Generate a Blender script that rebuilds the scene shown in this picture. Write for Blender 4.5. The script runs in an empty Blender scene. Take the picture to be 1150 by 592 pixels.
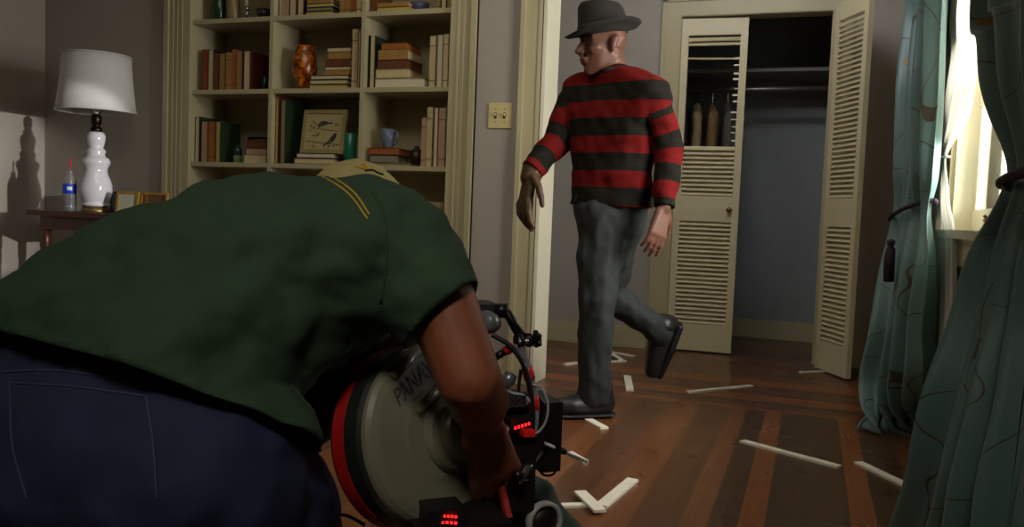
import bpy, bmesh, math, random
from mathutils import Vector, Matrix, noise
from mathutils.bvhtree import BVHTree

S = bpy.context.scene
COL = S.collection
V = Vector
random.seed(4)

# ---------------------------------------------------------------- camera
F, PITCH, ROLL, YAW, HC = 943.0, .0605, .0391, .341, .82
CAM = V((0, 0, HC))
FW = V((-math.sin(YAW)*math.cos(PITCH), math.cos(YAW)*math.cos(PITCH), -math.sin(PITCH)))
_r = V((math.cos(YAW), math.sin(YAW), 0)); _u = _r.cross(FW)
RT = math.cos(ROLL)*_r + math.sin(ROLL)*_u
UP = -math.sin(ROLL)*_r + math.cos(ROLL)*_u
cam_data = bpy.data.cameras.new('camera'); cam = bpy.data.objects.new('camera', cam_data); COL.objects.link(cam)
cam_data.sensor_fit = 'HORIZONTAL'; cam_data.sensor_width = 36; cam_data.lens = 36*F/1150
cam_data.clip_start = .02
m = Matrix.Identity(4)
for i in range(3):
    m[i][0] = RT[i]; m[i][1] = UP[i]; m[i][2] = -FW[i]; m[i][3] = CAM[i]
cam.matrix_world = m
S.camera = cam

# ---------------------------------------------------------------- light and exposure
S.view_settings.view_transform = 'Standard'; S.view_settings.look = 'None'
S.view_settings.gamma = 1; S.view_settings.use_curve_mapping = False
S.view_settings.exposure = 0.0
w = bpy.data.worlds.new('world'); S.world = w; w.use_nodes = True
w.node_tree.nodes['Background'].inputs[0].default_value = (1.0, .97, .93, 1)
w.node_tree.nodes['Background'].inputs[1].default_value = 3.0

def area(name, loc, target, sx, sy, energy, col):
    d = bpy.data.lights.new(name, 'AREA'); d.shape = 'RECTANGLE'; d.size = sx; d.size_y = sy
    d.energy = energy; d.color = col
    o = bpy.data.objects.new(name, d); COL.objects.link(o); o.location = loc
    o.rotation_euler = (V(target)-V(loc)).to_track_quat('-Z', 'Z').to_euler(); return o
def spot(name, loc, target, energy, size, col, rad=.03, blend=.3):
    d = bpy.data.lights.new(name, 'SPOT'); d.energy = energy; d.spot_size = size; d.color = col
    d.shadow_soft_size = rad; d.spot_blend = blend
    o = bpy.data.objects.new(name, d); COL.objects.link(o); o.location = loc
    o.rotation_euler = (V(target)-V(loc)).to_track_quat('-Z', 'Z').to_euler(); return o

area('ceiling_light', (-1.5, 2.35, 2.66), (-2.0, 3.3, .8), 1.6, 1.0, 11.5, (1, .92, .76)).data.spread = math.radians(125)
area('camera_side_fill', (.1, -.5, 2.4), (-.48, 1.2, .5), .4, .4, 1.4, (1, .93, .80)).data.spread = math.radians(46)  # added fill so the film magazine and arm don't go black
area('rear_fill', (-1.5, -.5, 2.66), (-1.0, 1.2, .7), .9, .7, 3.0, (1, .90, .74)).data.spread = math.radians(85)  # unseen fill added behind the camera to lift the dark foreground
area('alcove_fill', (-.5, 4.0, 2.62), (-.45, 5.7, 1.0), 1.0, .4, 12, (.97, .97, 1))  # added fill that brightens alcove and closet interior, not a fixture
area('window_daylight', (1.25, 2.9, 1.7), (-1.2, 3.5, .9), 1.5, 1.4, 125, (1, .98, .95))
spot('sun_lamp', (3.4, 1.9, 1.22), (-3.6, 3.16, .9), 950, math.radians(9.5), (1, .97, .93))

# ---------------------------------------------------------------- helpers
ORG = {}
def ray(x, y): return FW + RT*((x-575)/F) - UP*((y-296)/F)
def onz(x, y, z=0.0): d = ray(x, y); return CAM + d*((z-HC)/d.z)
def ony(x, y, Y): d = ray(x, y); return CAM + d*(Y/d.y)
def onx(x, y, X): d = ray(x, y); return CAM + d*(X/d.x)
def pt(x, y, D): return CAM + ray(x, y)*D

MATS = {}
def lin(c):
    return tuple((v/12.92 if v <= .04045 else ((v+.055)/1.055)**2.4) for v in c)
def mat(name, rgb, rough=.6, metal=0, spec=.5, var=.0, vscale=12, bump=0, bscale=60, emit=0, trans=0, sheen=0):
    """rgb in 0-255 display values; subtle noise variation keeps every surface from being flat"""
    if name in MATS: return MATS[name]
    mt = bpy.data.materials.new(name); mt.use_nodes = True; nt = mt.node_tree; b = nt.nodes['Principled BSDF']
    c = lin([v/255 for v in rgb])
    b.inputs['Base Color'].default_value = (*c, 1); b.inputs['Roughness'].default_value = rough
    b.inputs['Metallic'].default_value = metal; b.inputs['Specular IOR Level'].default_value = spec
    if trans: b.inputs['Transmission Weight'].default_value = trans
    if sheen: b.inputs['Sheen Weight'].default_value = sheen
    tc = nt.nodes.new('ShaderNodeTexCoord')
    if var:
        n = nt.nodes.new('ShaderNodeTexNoise'); n.inputs['Scale'].default_value = vscale; n.inputs['Detail'].default_value = 4
        nt.links.new(tc.outputs['Object'], n.inputs['Vector'])
        r = nt.nodes.new('ShaderNodeValToRGB')
        r.color_ramp.elements[0].position = .3; r.color_ramp.elements[1].position = .7
        r.color_ramp.elements[0].color = (*[v*(1-var) for v in c], 1)
        r.color_ramp.elements[1].color = (*[min(1, v*(1+var)) for v in c], 1)
        nt.links.new(n.outputs['Fac'], r.inputs['Fac']); nt.links.new(r.outputs['Color'], b.inputs['Base Color'])
    if bump:
        n = nt.nodes.new('ShaderNodeTexNoise'); n.inputs['Scale'].default_value = bscale
        nt.links.new(tc.outputs['Object'], n.inputs['Vector'])
        bp = nt.nodes.new('ShaderNodeBump'); bp.inputs['Strength'].default_value = bump; bp.inputs['Distance'].default_value = .01
        nt.links.new(n.outputs['Fac'], bp.inputs['Height']); nt.links.new(bp.outputs['Normal'], b.inputs['Normal'])
    if emit:
        b.inputs['Emission Color'].default_value = (*c, 1); b.inputs['Emission Strength'].default_value = emit
    MATS[name] = mt; return mt

def link(name, mesh, m, parent=None):
    o = bpy.data.objects.new(name, mesh); COL.objects.link(o)
    if m is not None and not mesh.materials: mesh.materials.append(m)
    return o
def mk(name, bm, m, parent=None, smooth=False, bevel=0):
    """bm holds world coordinates; ONE mesh object, optionally a child of parent"""
    if bevel:
        es = [e for e in bm.edges if len(e.link_faces) == 2 and e.calc_face_angle(0) > .7]
        bmesh.ops.bevel(bm, geom=es, offset=bevel, segments=2, affect='EDGES', clamp_overlap=True, profile=.6)
    bmesh.ops.recalc_face_normals(bm, faces=bm.faces)
    if parent is not None: base = ORG[parent.name]
    else:
        cs = [v.co for v in bm.verts]
        base = V(((min(c.x for c in cs)+max(c.x for c in cs))/2, (min(c.y for c in cs)+max(c.y for c in cs))/2, min(c.z for c in cs)))
    bmesh.ops.translate(bm, verts=bm.verts, vec=-base)
    me = bpy.data.meshes.new(name); bm.to_mesh(me); bm.free()
    if smooth:
        for p in me.polygons: p.use_smooth = True
    o = link(name, me, m)
    if parent is not None: o.parent = parent
    else: o.location = base
    ORG[o.name] = base.copy()
    return o
def tag(o, label, cat, group=None):
    o['label'] = label; o['category'] = cat
    if group: o['group'] = group
    return o
def thing(name, loc, label, cat, group=None):
    o = bpy.data.objects.new(name, None); COL.objects.link(o); o.location = loc; o.empty_display_size = .05
    ORG[o.name] = V(loc); return tag(o, label, cat, group)
def struct(name, bm, m, parent=None, **k):
    o = mk(name, bm, m, parent, **k)
    if parent is None: o['kind'] = 'structure'
    return o
def NB(): return bmesh.new()
def box(bm, x0, x1, y0, y1, z0, z1, mtx=None):
    vs = [bm.verts.new(c) for c in ((x0,y0,z0),(x1,y0,z0),(x1,y1,z0),(x0,y1,z0),(x0,y0,z1),(x1,y0,z1),(x1,y1,z1),(x0,y1,z1))]
    if mtx is not None:
        for v in vs: v.co = mtx @ v.co
    for f in ((0,3,2,1),(4,5,6,7),(0,1,5,4),(1,2,6,5),(2,3,7,6),(3,0,4,7)): bm.faces.new([vs[i] for i in f])
    return bm
def bx(*a, mtx=None): return box(NB(), *a, mtx=mtx)
def frame_of(n, up=V((0,0,1))):
    n = V(n).normalized(); x = V(up).cross(n)
    if x.length < 1e-4: x = V((1,0,0))
    x.normalize(); y = n.cross(x); return x, y, n
def lathe(bm, prof, c=(0,0,0), n=(0,0,1), seg=32, cap=True):
    x, y, n = frame_of(n); c = V(c); rings = []
    for r, h in prof:
        rings.append([bm.verts.new(c + n*h + (x*math.cos(t)+y*math.sin(t))*max(r, 1e-4)) for t in [2*math.pi*k/seg for k in range(seg)]])
    for a, b in zip(rings, rings[1:]):
        for k in range(seg): bm.faces.new((a[k], a[(k+1)%seg], b[(k+1)%seg], b[k]))
    if cap: bm.faces.new(rings[0][::-1]); bm.faces.new(rings[-1])
    return bm
def tube(bm, pts, r, seg=10, closed=False):
    pts = [V(p) for p in pts]; rs = r if isinstance(r, (list, tuple)) else [r]*len(pts)
    rings = []; prev = None
    for i, p in enumerate(pts):
        t = (pts[min(i+1, len(pts)-1)] - pts[max(i-1, 0)]).normalized()
        if prev is None: x = frame_of(t)[0]
        else:
            x = prev - t*prev.dot(t); x.normalize()
        prev = x; y = t.cross(x)
        rings.append([bm.verts.new(p + (x*math.cos(a)+y*math.sin(a))*rs[i]) for a in [2*math.pi*k/seg for k in range(seg)]])
    for a, b in zip(rings, rings[1:]):
        for k in range(seg): bm.faces.new((a[k], a[(k+1)%seg], b[(k+1)%seg], b[k]))
    bm.faces.new(rings[0][::-1]); bm.faces.new(rings[-1])
    return bm
def spline(pts, n=8):
    pts = [V(p) for p in pts]; P = [pts[0]*2-pts[1]] + pts + [pts[-1]*2-pts[-2]]; out = []
    for i in range(1, len(P)-2):
        for k in range(n):
            t = k/n; a, b, c, d = P[i-1:i+3]
            out.append(.5*((2*b)+(c-a)*t+(2*a-5*b+4*c-d)*t*t+(3*b-a-3*c+d)*t**3))
    out.append(pts[-1]); return out
_ico = bmesh.new(); bmesh.ops.create_icosphere(_ico, subdivisions=2, radius=1); ICO = [v.co.copy() for v in _ico.verts]; _ico.free()
def hull(bm, balls):
    """convex hull of a handful of balls (p, r) or ellipsoids (p, (rx, ry, rz))"""
    b2 = bmesh.new()
    for p, r in balls:
        for c in ICO:
            rr = (r, r, r) if not isinstance(r, (tuple, list)) else r
            b2.verts.new(V(p) + V((c.x*rr[0], c.y*rr[1], c.z*rr[2])))
    res = bmesh.ops.convex_hull(b2, input=b2.verts)
    bmesh.ops.delete(b2, geom=[v for v in b2.verts if not v.link_faces], context='VERTS')
    me = bpy.data.meshes.new('hull_part'); b2.to_mesh(me); b2.free(); bm.from_mesh(me); bpy.data.meshes.remove(me)
    return bm
def chain(bm, pts):
    for a, b in zip(pts, pts[1:]): hull(bm, [a, b])
    return bm
def fuse(bm, voxel=.008, smooth=4, factor=.5):
    """melt overlapping solids into one continuous surface"""
    me = bpy.data.meshes.new('fuse_part'); bm.to_mesh(me); bm.free()
    o = bpy.data.objects.new('fuse_part', me); COL.objects.link(o)
    r = o.modifiers.new('r', 'REMESH'); r.mode = 'VOXEL'; r.voxel_size = voxel
    s = o.modifiers.new('s', 'SMOOTH'); s.factor = factor; s.iterations = smooth
    dg = bpy.context.evaluated_depsgraph_get(); e = o.evaluated_get(dg)
    m2 = bpy.data.meshes.new_from_object(e)
    out = bmesh.new(); out.from_mesh(m2)
    bpy.data.objects.remove(o); bpy.data.meshes.remove(me); bpy.data.meshes.remove(m2)
    return out
def wrinkle(bm, amp, scale, squash=(1, 1, 1), seed=0):
    bm.normal_update()
    for v in bm.verts:
        q = V((v.co.x*squash[0], v.co.y*squash[1], v.co.z*squash[2]))*scale + V((seed, seed*.7, 0))
        v.co += v.normal*amp*(noise.noise(q) + .5*noise.noise(q*2.1))
    return bm
def cut(bm, co, no):
    """drop everything on the side the normal points to"""
    bmesh.ops.bisect_plane(bm, geom=bm.verts[:]+bm.edges[:]+bm.faces[:], plane_co=co, plane_no=no, clear_outer=True)
    return bm
def tidy_rim(bm, it=6):
    """even out a cut edge so that hems run smoothly"""
    bmesh.ops.remove_doubles(bm, verts=bm.verts, dist=.0035)
    for _ in range(it):
        mv = {}
        for v in bm.verts:
            nb = [e.other_vert(v) for e in v.link_edges if e.is_boundary]
            if len(nb) == 2: mv[v] = v.co*.4 + (nb[0].co+nb[1].co)*.3
        for v, c in mv.items(): v.co = c
    return bm
def shell(bm, t):
    bm.normal_update()
    bmesh.ops.solidify(bm, geom=bm.faces[:], thickness=t); return bm

# ---------------------------------------------------------------- materials
WALLM = mat('wall_paint', (168, 160, 149), .75, var=.04, vscale=3, bump=.05, bscale=150)
TRIMM = mat('cream_trim_paint', (182, 172, 136), .45, var=.03, vscale=6)
DOORM = mat('cream_door_paint', (212, 201, 164), .4, var=.03, vscale=9)
CEILM = mat('ceiling_paint', (190, 184, 172), .8, var=.03)
CLOSM = mat('closet_paint', (146, 152, 152), .8, var=.05)
CASEM = mat('bookcase_paint', (182, 172, 136), .45, var=.03, vscale=8)
BLACK = mat('black_metal', (14, 14, 15), .38, metal=.3, var=.15)
BLACKP = mat('black_plastic', (11, 11, 12), .5, var=.15)
CHROME = mat('chrome', (190, 192, 196), .18, metal=1)
BRASS = mat('aged_brass', (120, 88, 40), .35, metal=.9)
REDTAPE = mat('red_tape', (205, 28, 22), .5, var=.08)
PAGES = mat('book_pages', (196, 178, 138), .85, var=.08, vscale=90)
WHITEP = mat('white_painted_wood', (232, 226, 206), .5, var=.05, vscale=30)

def floor_mat():
    mt = bpy.data.materials.new('striped_hardwood'); mt.use_nodes = True; nt = mt.node_tree; b = nt.nodes['Principled BSDF']
    L = nt.links.new; N = nt.nodes.new
    tc = N('ShaderNodeTexCoord'); sp = N('ShaderNodeSeparateXYZ'); L(tc.outputs['Object'], sp.inputs[0])
    def mth(op, a, bb, c=None):
        n = N('ShaderNodeMath'); n.operation = op
        for i, v in enumerate((a, bb) if c is None else (a, bb, c)):
            if isinstance(v, (int, float)): n.inputs[i].default_value = v
            else: L(v, n.inputs[i])
        return n.outputs[0]
    def ramp(fac, stops):
        r = N('ShaderNodeValToRGB'); r.color_ramp.interpolation = 'CONSTANT'; e = r.color_ramp.elements
        for i, (p, c) in enumerate(stops):
            if i < 2: e[i].position = p; el = e[i]
            else: el = e.new(p)
            el.color = (*c, 1)
        L(fac, r.inputs[0]); return r.outputs[0]
    D = lin((.31, .215, .135)); O = lin((.52, .30, .15)); M = lin((.40, .245, .145)); T = lin((.45, .28, .16))
    N_ = lin((.35, .225, .14)); X = [(-1.7,D),(-1.50,M),(-1.33,N_),(-1.18,M),(-1.05,N_),(-.93,M),(-.80,T),(-.70,N_),(-.58,M),(-.525,T),(-.42,N_),(-.295,T),(-.225,D),(-.148,O),(-.08,D),(.142,O),(.208,D),(.33,M),(.40,D)]
    fx = mth('DIVIDE', mth('ADD', sp.outputs[0], 1.7), 2.2)
    cx = ramp(fx, [(max(0, (x+1.7)/2.2), c) for x, c in X])
    # border boards laid across the room in front of the closet
    Y = [(3.7,O),(3.83,M),(3.93,D),(3.98,O),(4.12,D),(4.17,M),(4.30,D),(4.35,O),(4.52,M),(4.66,D),(4.72,M),(4.95,D),(5.0,M),(5.25,D),(5.6,M),(5.9,D)]
    fy = mth('DIVIDE', mth('SUBTRACT', sp.outputs[1], 3.7), 2.5)
    cy = ramp(fy, [((y-3.7)/2.5, c) for y, c in Y])
    mx = N('ShaderNodeMix'); mx.data_type = 'RGBA'
    L(mth('GREATER_THAN', sp.outputs[1], 3.79), mx.inputs[0]); L(cx, mx.inputs[6]); L(cy, mx.inputs[7])
    # grain
    mp = N('ShaderNodeMapping'); L(tc.outputs['Object'], mp.inputs[0]); mp.inputs['Scale'].default_value = (60, 3, 1)
    n1 = N('ShaderNodeTexNoise'); n1.inputs['Scale'].default_value = 1; n1.inputs['Detail'].default_value = 5; L(mp.outputs[0], n1.inputs['Vector'])
    g = mth('MULTIPLY_ADD', n1.outputs['Fac'], .9, .55)
    # board seams every 7.4 cm
    fr = mth('FRACT', mth('DIVIDE', mth('ADD', sp.outputs[0], 10.0), .0742), 0)
    seam = mth('MULTIPLY_ADD', mth('LESS_THAN', fr, .03), -.35, 1.0)
    vv = mth('MULTIPLY', g, seam)
    vm = N('ShaderNodeVectorMath'); vm.operation = 'SCALE'; L(mx.outputs[2], vm.inputs[0]); L(vv, vm.inputs['Scale'])
    L(vm.outputs[0], b.inputs['Base Color'])
    n2 = N('ShaderNodeTexNoise'); n2.inputs['Scale'].default_value = 5; L(tc.outputs['Object'], n2.inputs['Vector'])
    L(mth('MULTIPLY_ADD', n2.outputs['Fac'], .2, .2), b.inputs['Roughness'])
    bp = N('ShaderNodeBump'); bp.inputs['Strength'].default_value = .06; bp.inputs['Distance'].default_value = .002
    L(vv, bp.inputs['Height']); L(bp.outputs[0], b.inputs['Normal'])
    return mt

def curtain_mat():
    mt = bpy.data.materials.new('teal_embroidered_satin'); mt.use_nodes = True; nt = mt.node_tree; b = nt.nodes['Principled BSDF']
    L = nt.links.new; N = nt.nodes.new
    at = N('ShaderNodeAttribute'); at.attribute_name = 'cloth'
    def vor(scale, rnd):
        v = N('ShaderNodeTexVoronoi'); v.inputs['Scale'].default_value = scale; v.inputs['Randomness'].default_value = rnd
        L(at.outputs['Vector'], v.inputs['Vector']); return v
    v = vor(8.5, .9)
    n = N('ShaderNodeTexNoise'); n.inputs['Scale'].default_value = 30; L(at.outputs['Vector'], n.inputs['Vector'])
    ad = N('ShaderNodeMath'); ad.operation = 'MULTIPLY_ADD'; ad.inputs[1].default_value = .22; L(n.outputs['Fac'], ad.inputs[0]); L(v.outputs['Distance'], ad.inputs[2])
    lt = N('ShaderNodeMath'); lt.operation = 'LESS_THAN'; lt.inputs[1].default_value = .25; L(ad.outputs[0], lt.inputs[0])
    # vines: thin level lines of a warped noise
    n2 = N('ShaderNodeTexNoise'); n2.inputs['Scale'].default_value = 3.2; n2.inputs['Detail'].default_value = 1; L(at.outputs['Vector'], n2.inputs['Vector'])
    s1 = N('ShaderNodeMath'); s1.operation = 'SUBTRACT'; s1.inputs[1].default_value = .5; L(n2.outputs['Fac'], s1.inputs[0])
    ab = N('ShaderNodeMath'); ab.operation = 'ABSOLUTE'; L(s1.outputs[0], ab.inputs[0])
    l2 = N('ShaderNodeMath'); l2.operation = 'LESS_THAN'; l2.inputs[1].default_value = .003; L(ab.outputs[0], l2.inputs[0])
    base = lin((.40, .53, .51)); vine = lin((.30, .27, .19)); fl = lin((.56, .42, .17))
    m1 = N('ShaderNodeMix'); m1.data_type = 'RGBA'; m1.inputs[6].default_value = (*base, 1); m1.inputs[7].default_value = (*vine, 1); L(l2.outputs[0], m1.inputs[0])
    m2 = N('ShaderNodeMix'); m2.data_type = 'RGBA'; m2.inputs[7].default_value = (*fl, 1); L(m1.outputs[2], m2.inputs[6]); L(lt.outputs[0], m2.inputs[0])
    L(m2.outputs[2], b.inputs['Base Color']); b.inputs['Roughness'].default_value = .42; b.inputs['Sheen Weight'].default_value = .2
    return mt

def sheer_mat():
    mt = bpy.data.materials.new('white_sheer_voile'); mt.use_nodes = True; nt = mt.node_tree; nt.nodes.clear()
    L = nt.links.new; N = nt.nodes.new
    out = N('ShaderNodeOutputMaterial'); d = N('ShaderNodeBsdfDiffuse'); t = N('ShaderNodeBsdfTranslucent'); tr = N('ShaderNodeBsdfTransparent')
    d.inputs[0].default_value = (.78, .76, .70, 1); t.inputs[0].default_value = (.8, .78, .72, 1); tr.inputs[0].default_value = (.95, .94, .9, 1)
    a = N('ShaderNodeMixShader'); a.inputs[0].default_value = .5; L(d.outputs[0], a.inputs[1]); L(t.outputs[0], a.inputs[2])
    c = N('ShaderNodeMixShader'); c.inputs[0].default_value = .25; L(a.outputs[0], c.inputs[1]); L(tr.outputs[0], c.inputs[2])
    L(c.outputs[0], out.inputs[0]); return mt

def glass_mat():
    mt = bpy.data.materials.new('window_glass'); mt.use_nodes = True; nt = mt.node_tree; nt.nodes.clear()
    L = nt.links.new; N = nt.nodes.new
    out = N('ShaderNodeOutputMaterial'); g = N('ShaderNodeBsdfGlossy'); g.inputs['Roughness'].default_value = .03; tr = N('ShaderNodeBsdfTransparent')
    fr = N('ShaderNodeFresnel'); fr.inputs[0].default_value = 1.25
    c = N('ShaderNodeMixShader'); L(fr.outputs[0], c.inputs[0]); L(tr.outputs[0], c.inputs[1]); L(g.outputs[0], c.inputs[2])
    L(c.outputs[0], out.inputs[0]); return mt

def stripe_mat(name, attr, period, duty, c1, c2, off=0.0, rough=.9):
    mt = bpy.data.materials.new(name); mt.use_nodes = True; nt = mt.node_tree; b = nt.nodes['Principled BSDF']
    L = nt.links.new; N = nt.nodes.new
    at = N('ShaderNodeAttribute'); at.attribute_name = attr
    def mth(op, a, bb):
        n = N('ShaderNodeMath'); n.operation = op
        for i, v in enumerate((a, bb)):
            if isinstance(v, (int, float)): n.inputs[i].default_value = v
            else: L(v, n.inputs[i])
        return n.outputs[0]
    tc = N('ShaderNodeTexCoord')
    nz = N('ShaderNodeTexNoise'); nz.inputs['Scale'].default_value = 90; L(tc.outputs['Object'], nz.inputs['Vector'])
    f = mth('FRACT', mth('DIVIDE', mth('ADD', mth('ADD', at.outputs['Fac'], off), mth('MULTIPLY', nz.outputs['Fac'], .012)), period), 0)
    mx = N('ShaderNodeMix'); mx.data_type = 'RGBA'; L(mth('LESS_THAN', f, duty), mx.inputs[0])
    mx.inputs[6].default_value = (*lin([v/255 for v in c1]), 1); mx.inputs[7].default_value = (*lin([v/255 for v in c2]), 1)
    L(mx.outputs[2], b.inputs['Base Color']); b.inputs['Roughness'].default_value = rough; b.inputs['Specular IOR Level'].default_value = .15
    wv = N('ShaderNodeTexNoise'); wv.inputs['Scale'].default_value = 220; L(tc.outputs['Object'], wv.inputs['Vector'])
    bp = N('ShaderNodeBump'); bp.inputs['Strength'].default_value = .5; bp.inputs['Distance'].default_value = .004
    L(wv.outputs['Fac'], bp.inputs['Height']); L(bp.outputs[0], b.inputs['Normal'])
    return mt

# ================================================================ SETTING
XL, XR, YB, YC, YBACK, ZC = -4.33, .52, 3.80, 5.24, -1.6, 2.70
JX = -1.225                     # end of the bookcase wall (jamb)
CX0, CX1, CZ = -.82, .045, 2.05  # closet opening
fl = NB(); box(fl, XL, XR+.1, YBACK, 6.3, -.05, 0)
struct('floor', fl, floor_mat()); bpy.data.objects['floor'].location = (0, 0, 0)
for v in bpy.data.objects['floor'].data.vertices: v.co += ORG['floor']
struct('ceiling', bx(XL, XR, YBACK, 6.3, ZC, ZC+.1), CEILM)
struct('wall_left', bx(XL-.1, XL, YBACK, YB+.2, 0, ZC), WALLM)
struct('wall_rear', bx(XL, XR, YBACK-.1, YBACK, 0, ZC), WALLM)
BX0, BX1, BZ = -3.26, -1.705, 2.32   # bookcase opening
b = NB(); box(b, XL, BX0-.02, YB, YB+.2, 0, ZC); box(b, BX1+.02, JX-.012, YB, YB+.2, 0, ZC); box(b, BX0-.02, BX1+.02, YB, YB+.2, BZ+.02, ZC)
struct('wall_back', b, WALLM)
struct('wall_alcove', bx(-3.1, -3.0, YB+.5, YC, 0, ZC), WALLM)
struct('wall_alcove_rear', bx(-3.1, BX1+.1, YB+.34, YB+.40, 0, ZC), WALLM)
b = NB(); box(b, -3.0, CX0-.01, YC, YC+.1, 0, ZC); box(b, CX1+.01, XR, YC, YC+.1, 0, ZC); box(b, CX0-.01, CX1+.01, YC, YC+.1, CZ+.01, ZC)
struct('wall_closet', b, WALLM)
# closet interior
b = NB(); box(b, -1.3, .5, 6.2, 6.3, 0, ZC); box(b, -1.4, -1.3, YC+.1, 6.3, 0, ZC); box(b, .42, .52, YC+.1, 6.2, 0, ZC)
struct('wall_closet_interior', b, CLOSM)
# right wall with window opening
WY0, WY1, WZ0, WZ1 = 1.95, 3.72, .80, 2.12
b = NB(); box(b, XR, XR+.12, YBACK, WY0, 0, ZC); box(b, XR, XR+.12, WY1, 6.3, 0, ZC); box(b, XR, XR+.12, WY0, WY1, 0, WZ0); box(b, XR, XR+.12, WY0, WY1, WZ1, ZC)
struct('wall_right', b, WALLM)

def baseboard(name, x0, x1, y0, y1, axis):
    bm = NB()
    if axis == 'x':   # runs along x, face towards -y at y0
        box(bm, x0, x1, y0-.016, y0, 0, .105); box(bm, x0, x1, y0-.011, y0, .105, .128); box(bm, x0, x1, y0-.028, y0, 0, .02)
    else:
        s = y1
        box(bm, x0, x0+.016*s, y0[0], y0[1], 0, .105); box(bm, x0, x0+.011*s, y0[0], y0[1], .105, .128); box(bm, x0, x0+.028*s, y0[0], y0[1], 0, .02)
    return struct(name, bm, TRIMM, bevel=.003)
baseboard('baseboard_closet_left', -3.0, CX0-.12, YC, 0, 'x')
baseboard('baseboard_closet_right', CX1+.12, XR, YC, 0, 'x')
baseboard('baseboard_closet_interior', -1.3, .42, 6.2, 0, 'x')
baseboard('baseboard_back_right', -1.56, JX-.12, YB, 0, 'x')
baseboard('baseboard_back_left', XL, -3.44, YB, 0, 'x')
baseboard('baseboard_left', XL, 0, (YBACK, YB), 1, 'y')
baseboard('baseboard_right', XR, 0, (YBACK, YC), -1, 'y')

# jamb and casing at the end of the bookcase wall
b = NB(); box(b, JX-.012, JX+.006, YB-.004, YB+.204, 0, ZC)
struct('trim_1', b, mat('jamb_paint', (226, 220, 192), .4, var=.02), bevel=.002)
b = NB(); box(b, JX-.115, JX-.012, YB-.018, YB, 0, ZC); box(b, JX-.118, JX-.095, YB-.028, YB, 0, ZC); box(b, JX-.03, JX-.012, YB-.022, YB, 0, ZC)
struct('trim_2', b, TRIMM, bevel=.003)
# closet casing
b = NB()
for x0, x1 in ((CX0-.115, CX0-.004), (CX1+.004, CX1+.115)):
    box(b, x0, x1, YC-.018, YC, 0, CZ+.004); 
    xo = x0 if x0 < CX0 else x1-.024
    box(b, xo, xo+.024, YC-.028, YC, 0, CZ+.115)
box(b, CX0-.115, CX1+.115, YC-.018, YC, CZ+.004, CZ+.115); box(b, CX0-.115, CX1+.115, YC-.028, YC, CZ+.092, CZ+.118)
box(b, CX0-.01, CX0+.002, YC-.012, YC+.11, 0, CZ); box(b, CX1-.002, CX1+.01, YC-.012, YC+.11, 0, CZ); box(b, CX0-.01, CX1+.01, YC-.012, YC+.11, CZ, CZ+.012)
struct('trim_3', b, TRIMM, bevel=.003)
struct('trim_4', bx(XR-.02, XR, YC-.06, YC, .128, ZC), TRIMM, bevel=.004)   # corner strip

# window
b = NB(); XO = XR+.105
for (y0, y1) in ((WY0, WY0+.055), (WY1-.055, WY1), ((WY0+WY1)/2-.03, (WY0+WY1)/2+.03)): box(b, XO-.035, XO, y0, y1, WZ0+.02, WZ1)
for (z0, z1) in ((WZ0+.02, WZ0+.10), (WZ1-.06, WZ1), (1.30, 1.345)): box(b, XO-.04, XO+.002, WY0, WY1, z0, z1)
for y in (2.28, 3.28): box(b, XO-.03, XO-.004, y-.012, y+.012, WZ0+.1, WZ1)
box(b, XR-.002, XO+.01, WY1-.012, WY1+.0, WZ0, WZ1); box(b, XR-.002, XO+.01, WY0, WY0+.012, WZ0, WZ1); box(b, XR-.002, XO+.01, WY0, WY1, WZ1-.012, WZ1)
win = struct('window_1', b, mat('window_paint', (228, 220, 190), .4, var=.02), bevel=.002)
mk('window_pane', bx(XO-.019, XO-.015, WY0+.02, WY1-.02, WZ0+.05, WZ1-.03), glass_mat(), win)
b = NB(); box(b, XR-.05, XO, WY0-.08, WY1+.08, WZ0-.01, WZ0+.02); box(b, XR-.018, XR, WY0-.06, WY1+.06, WZ0-.11, WZ0-.01)
mk('window_sill', b, mat('window_paint', (228, 220, 190)), win, bevel=.004)
b = NB()
for y0, y1 in ((WY1, WY1+.1), (WY0-.1, WY0)): box(b, XR-.02, XR, y0, y1, WZ0+.02, WZ1+.1)
box(b, XR-.02, XR, WY0-.1, WY1+.1, WZ1, WZ1+.1)
mk('window_casing', b, TRIMM, win, bevel=.003)
for y in (3.34, 3.02):
    b = NB(); lathe(b, [(.012, 0), (.012, .012), (.006, .016)], (XO-.04, y, WZ0+.06), (-1, 0, 0), 12)
    tube(b, [(XO-.052, y-.035, WZ0+.062), (XO-.055, y, WZ0+.06), (XO-.052, y+.03, WZ0+.058)], [.005, .007, .006], 8)
    lathe(b, [(.001, 0), (.008, .005), (.001, .012)], (XO-.056, y, WZ0+.066), (0, 0, 1), 10)
    mk('sash_latch', b, BRASS, win, smooth=True)

# light switch plate
c = ony(562, 130, YB)
t = thing('light_switch', (c.x, YB, c.z-.06), 'almond double toggle light switch on the grey wall beside the bookcase', 'light switch')
mk('plate', bx(c.x-.058, c.x+.058, YB-.007, YB, c.z-.06, c.z+.06), mat('almond_plastic', (212, 196, 140), .4), t, bevel=.003)
for s in (-1, 1):
    b = NB(); box(b, c.x+s*.023-.006, c.x+s*.023+.006, YB-.0095, YB-.0065, c.z-.014, c.z+.014)
    tg = mk('toggle_slot', b, mat('switch_slot', (70, 58, 36), .5), t)
    mk('toggle', bx(c.x+s*.023-.004, c.x+s*.023+.004, YB-.02, YB-.009, c.z-.002, c.z+.010), mat('almond_plastic', (0,0,0)), tg, bevel=.001)
    for q in (-.03, .03):
        mk('screw', lathe(NB(), [(.003, 0), (.003, .0012)], (c.x+s*.023, YB-.007, c.z+q), (0, -1, 0), 10), mat('switch_slot', (0,0,0)), t)

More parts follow.
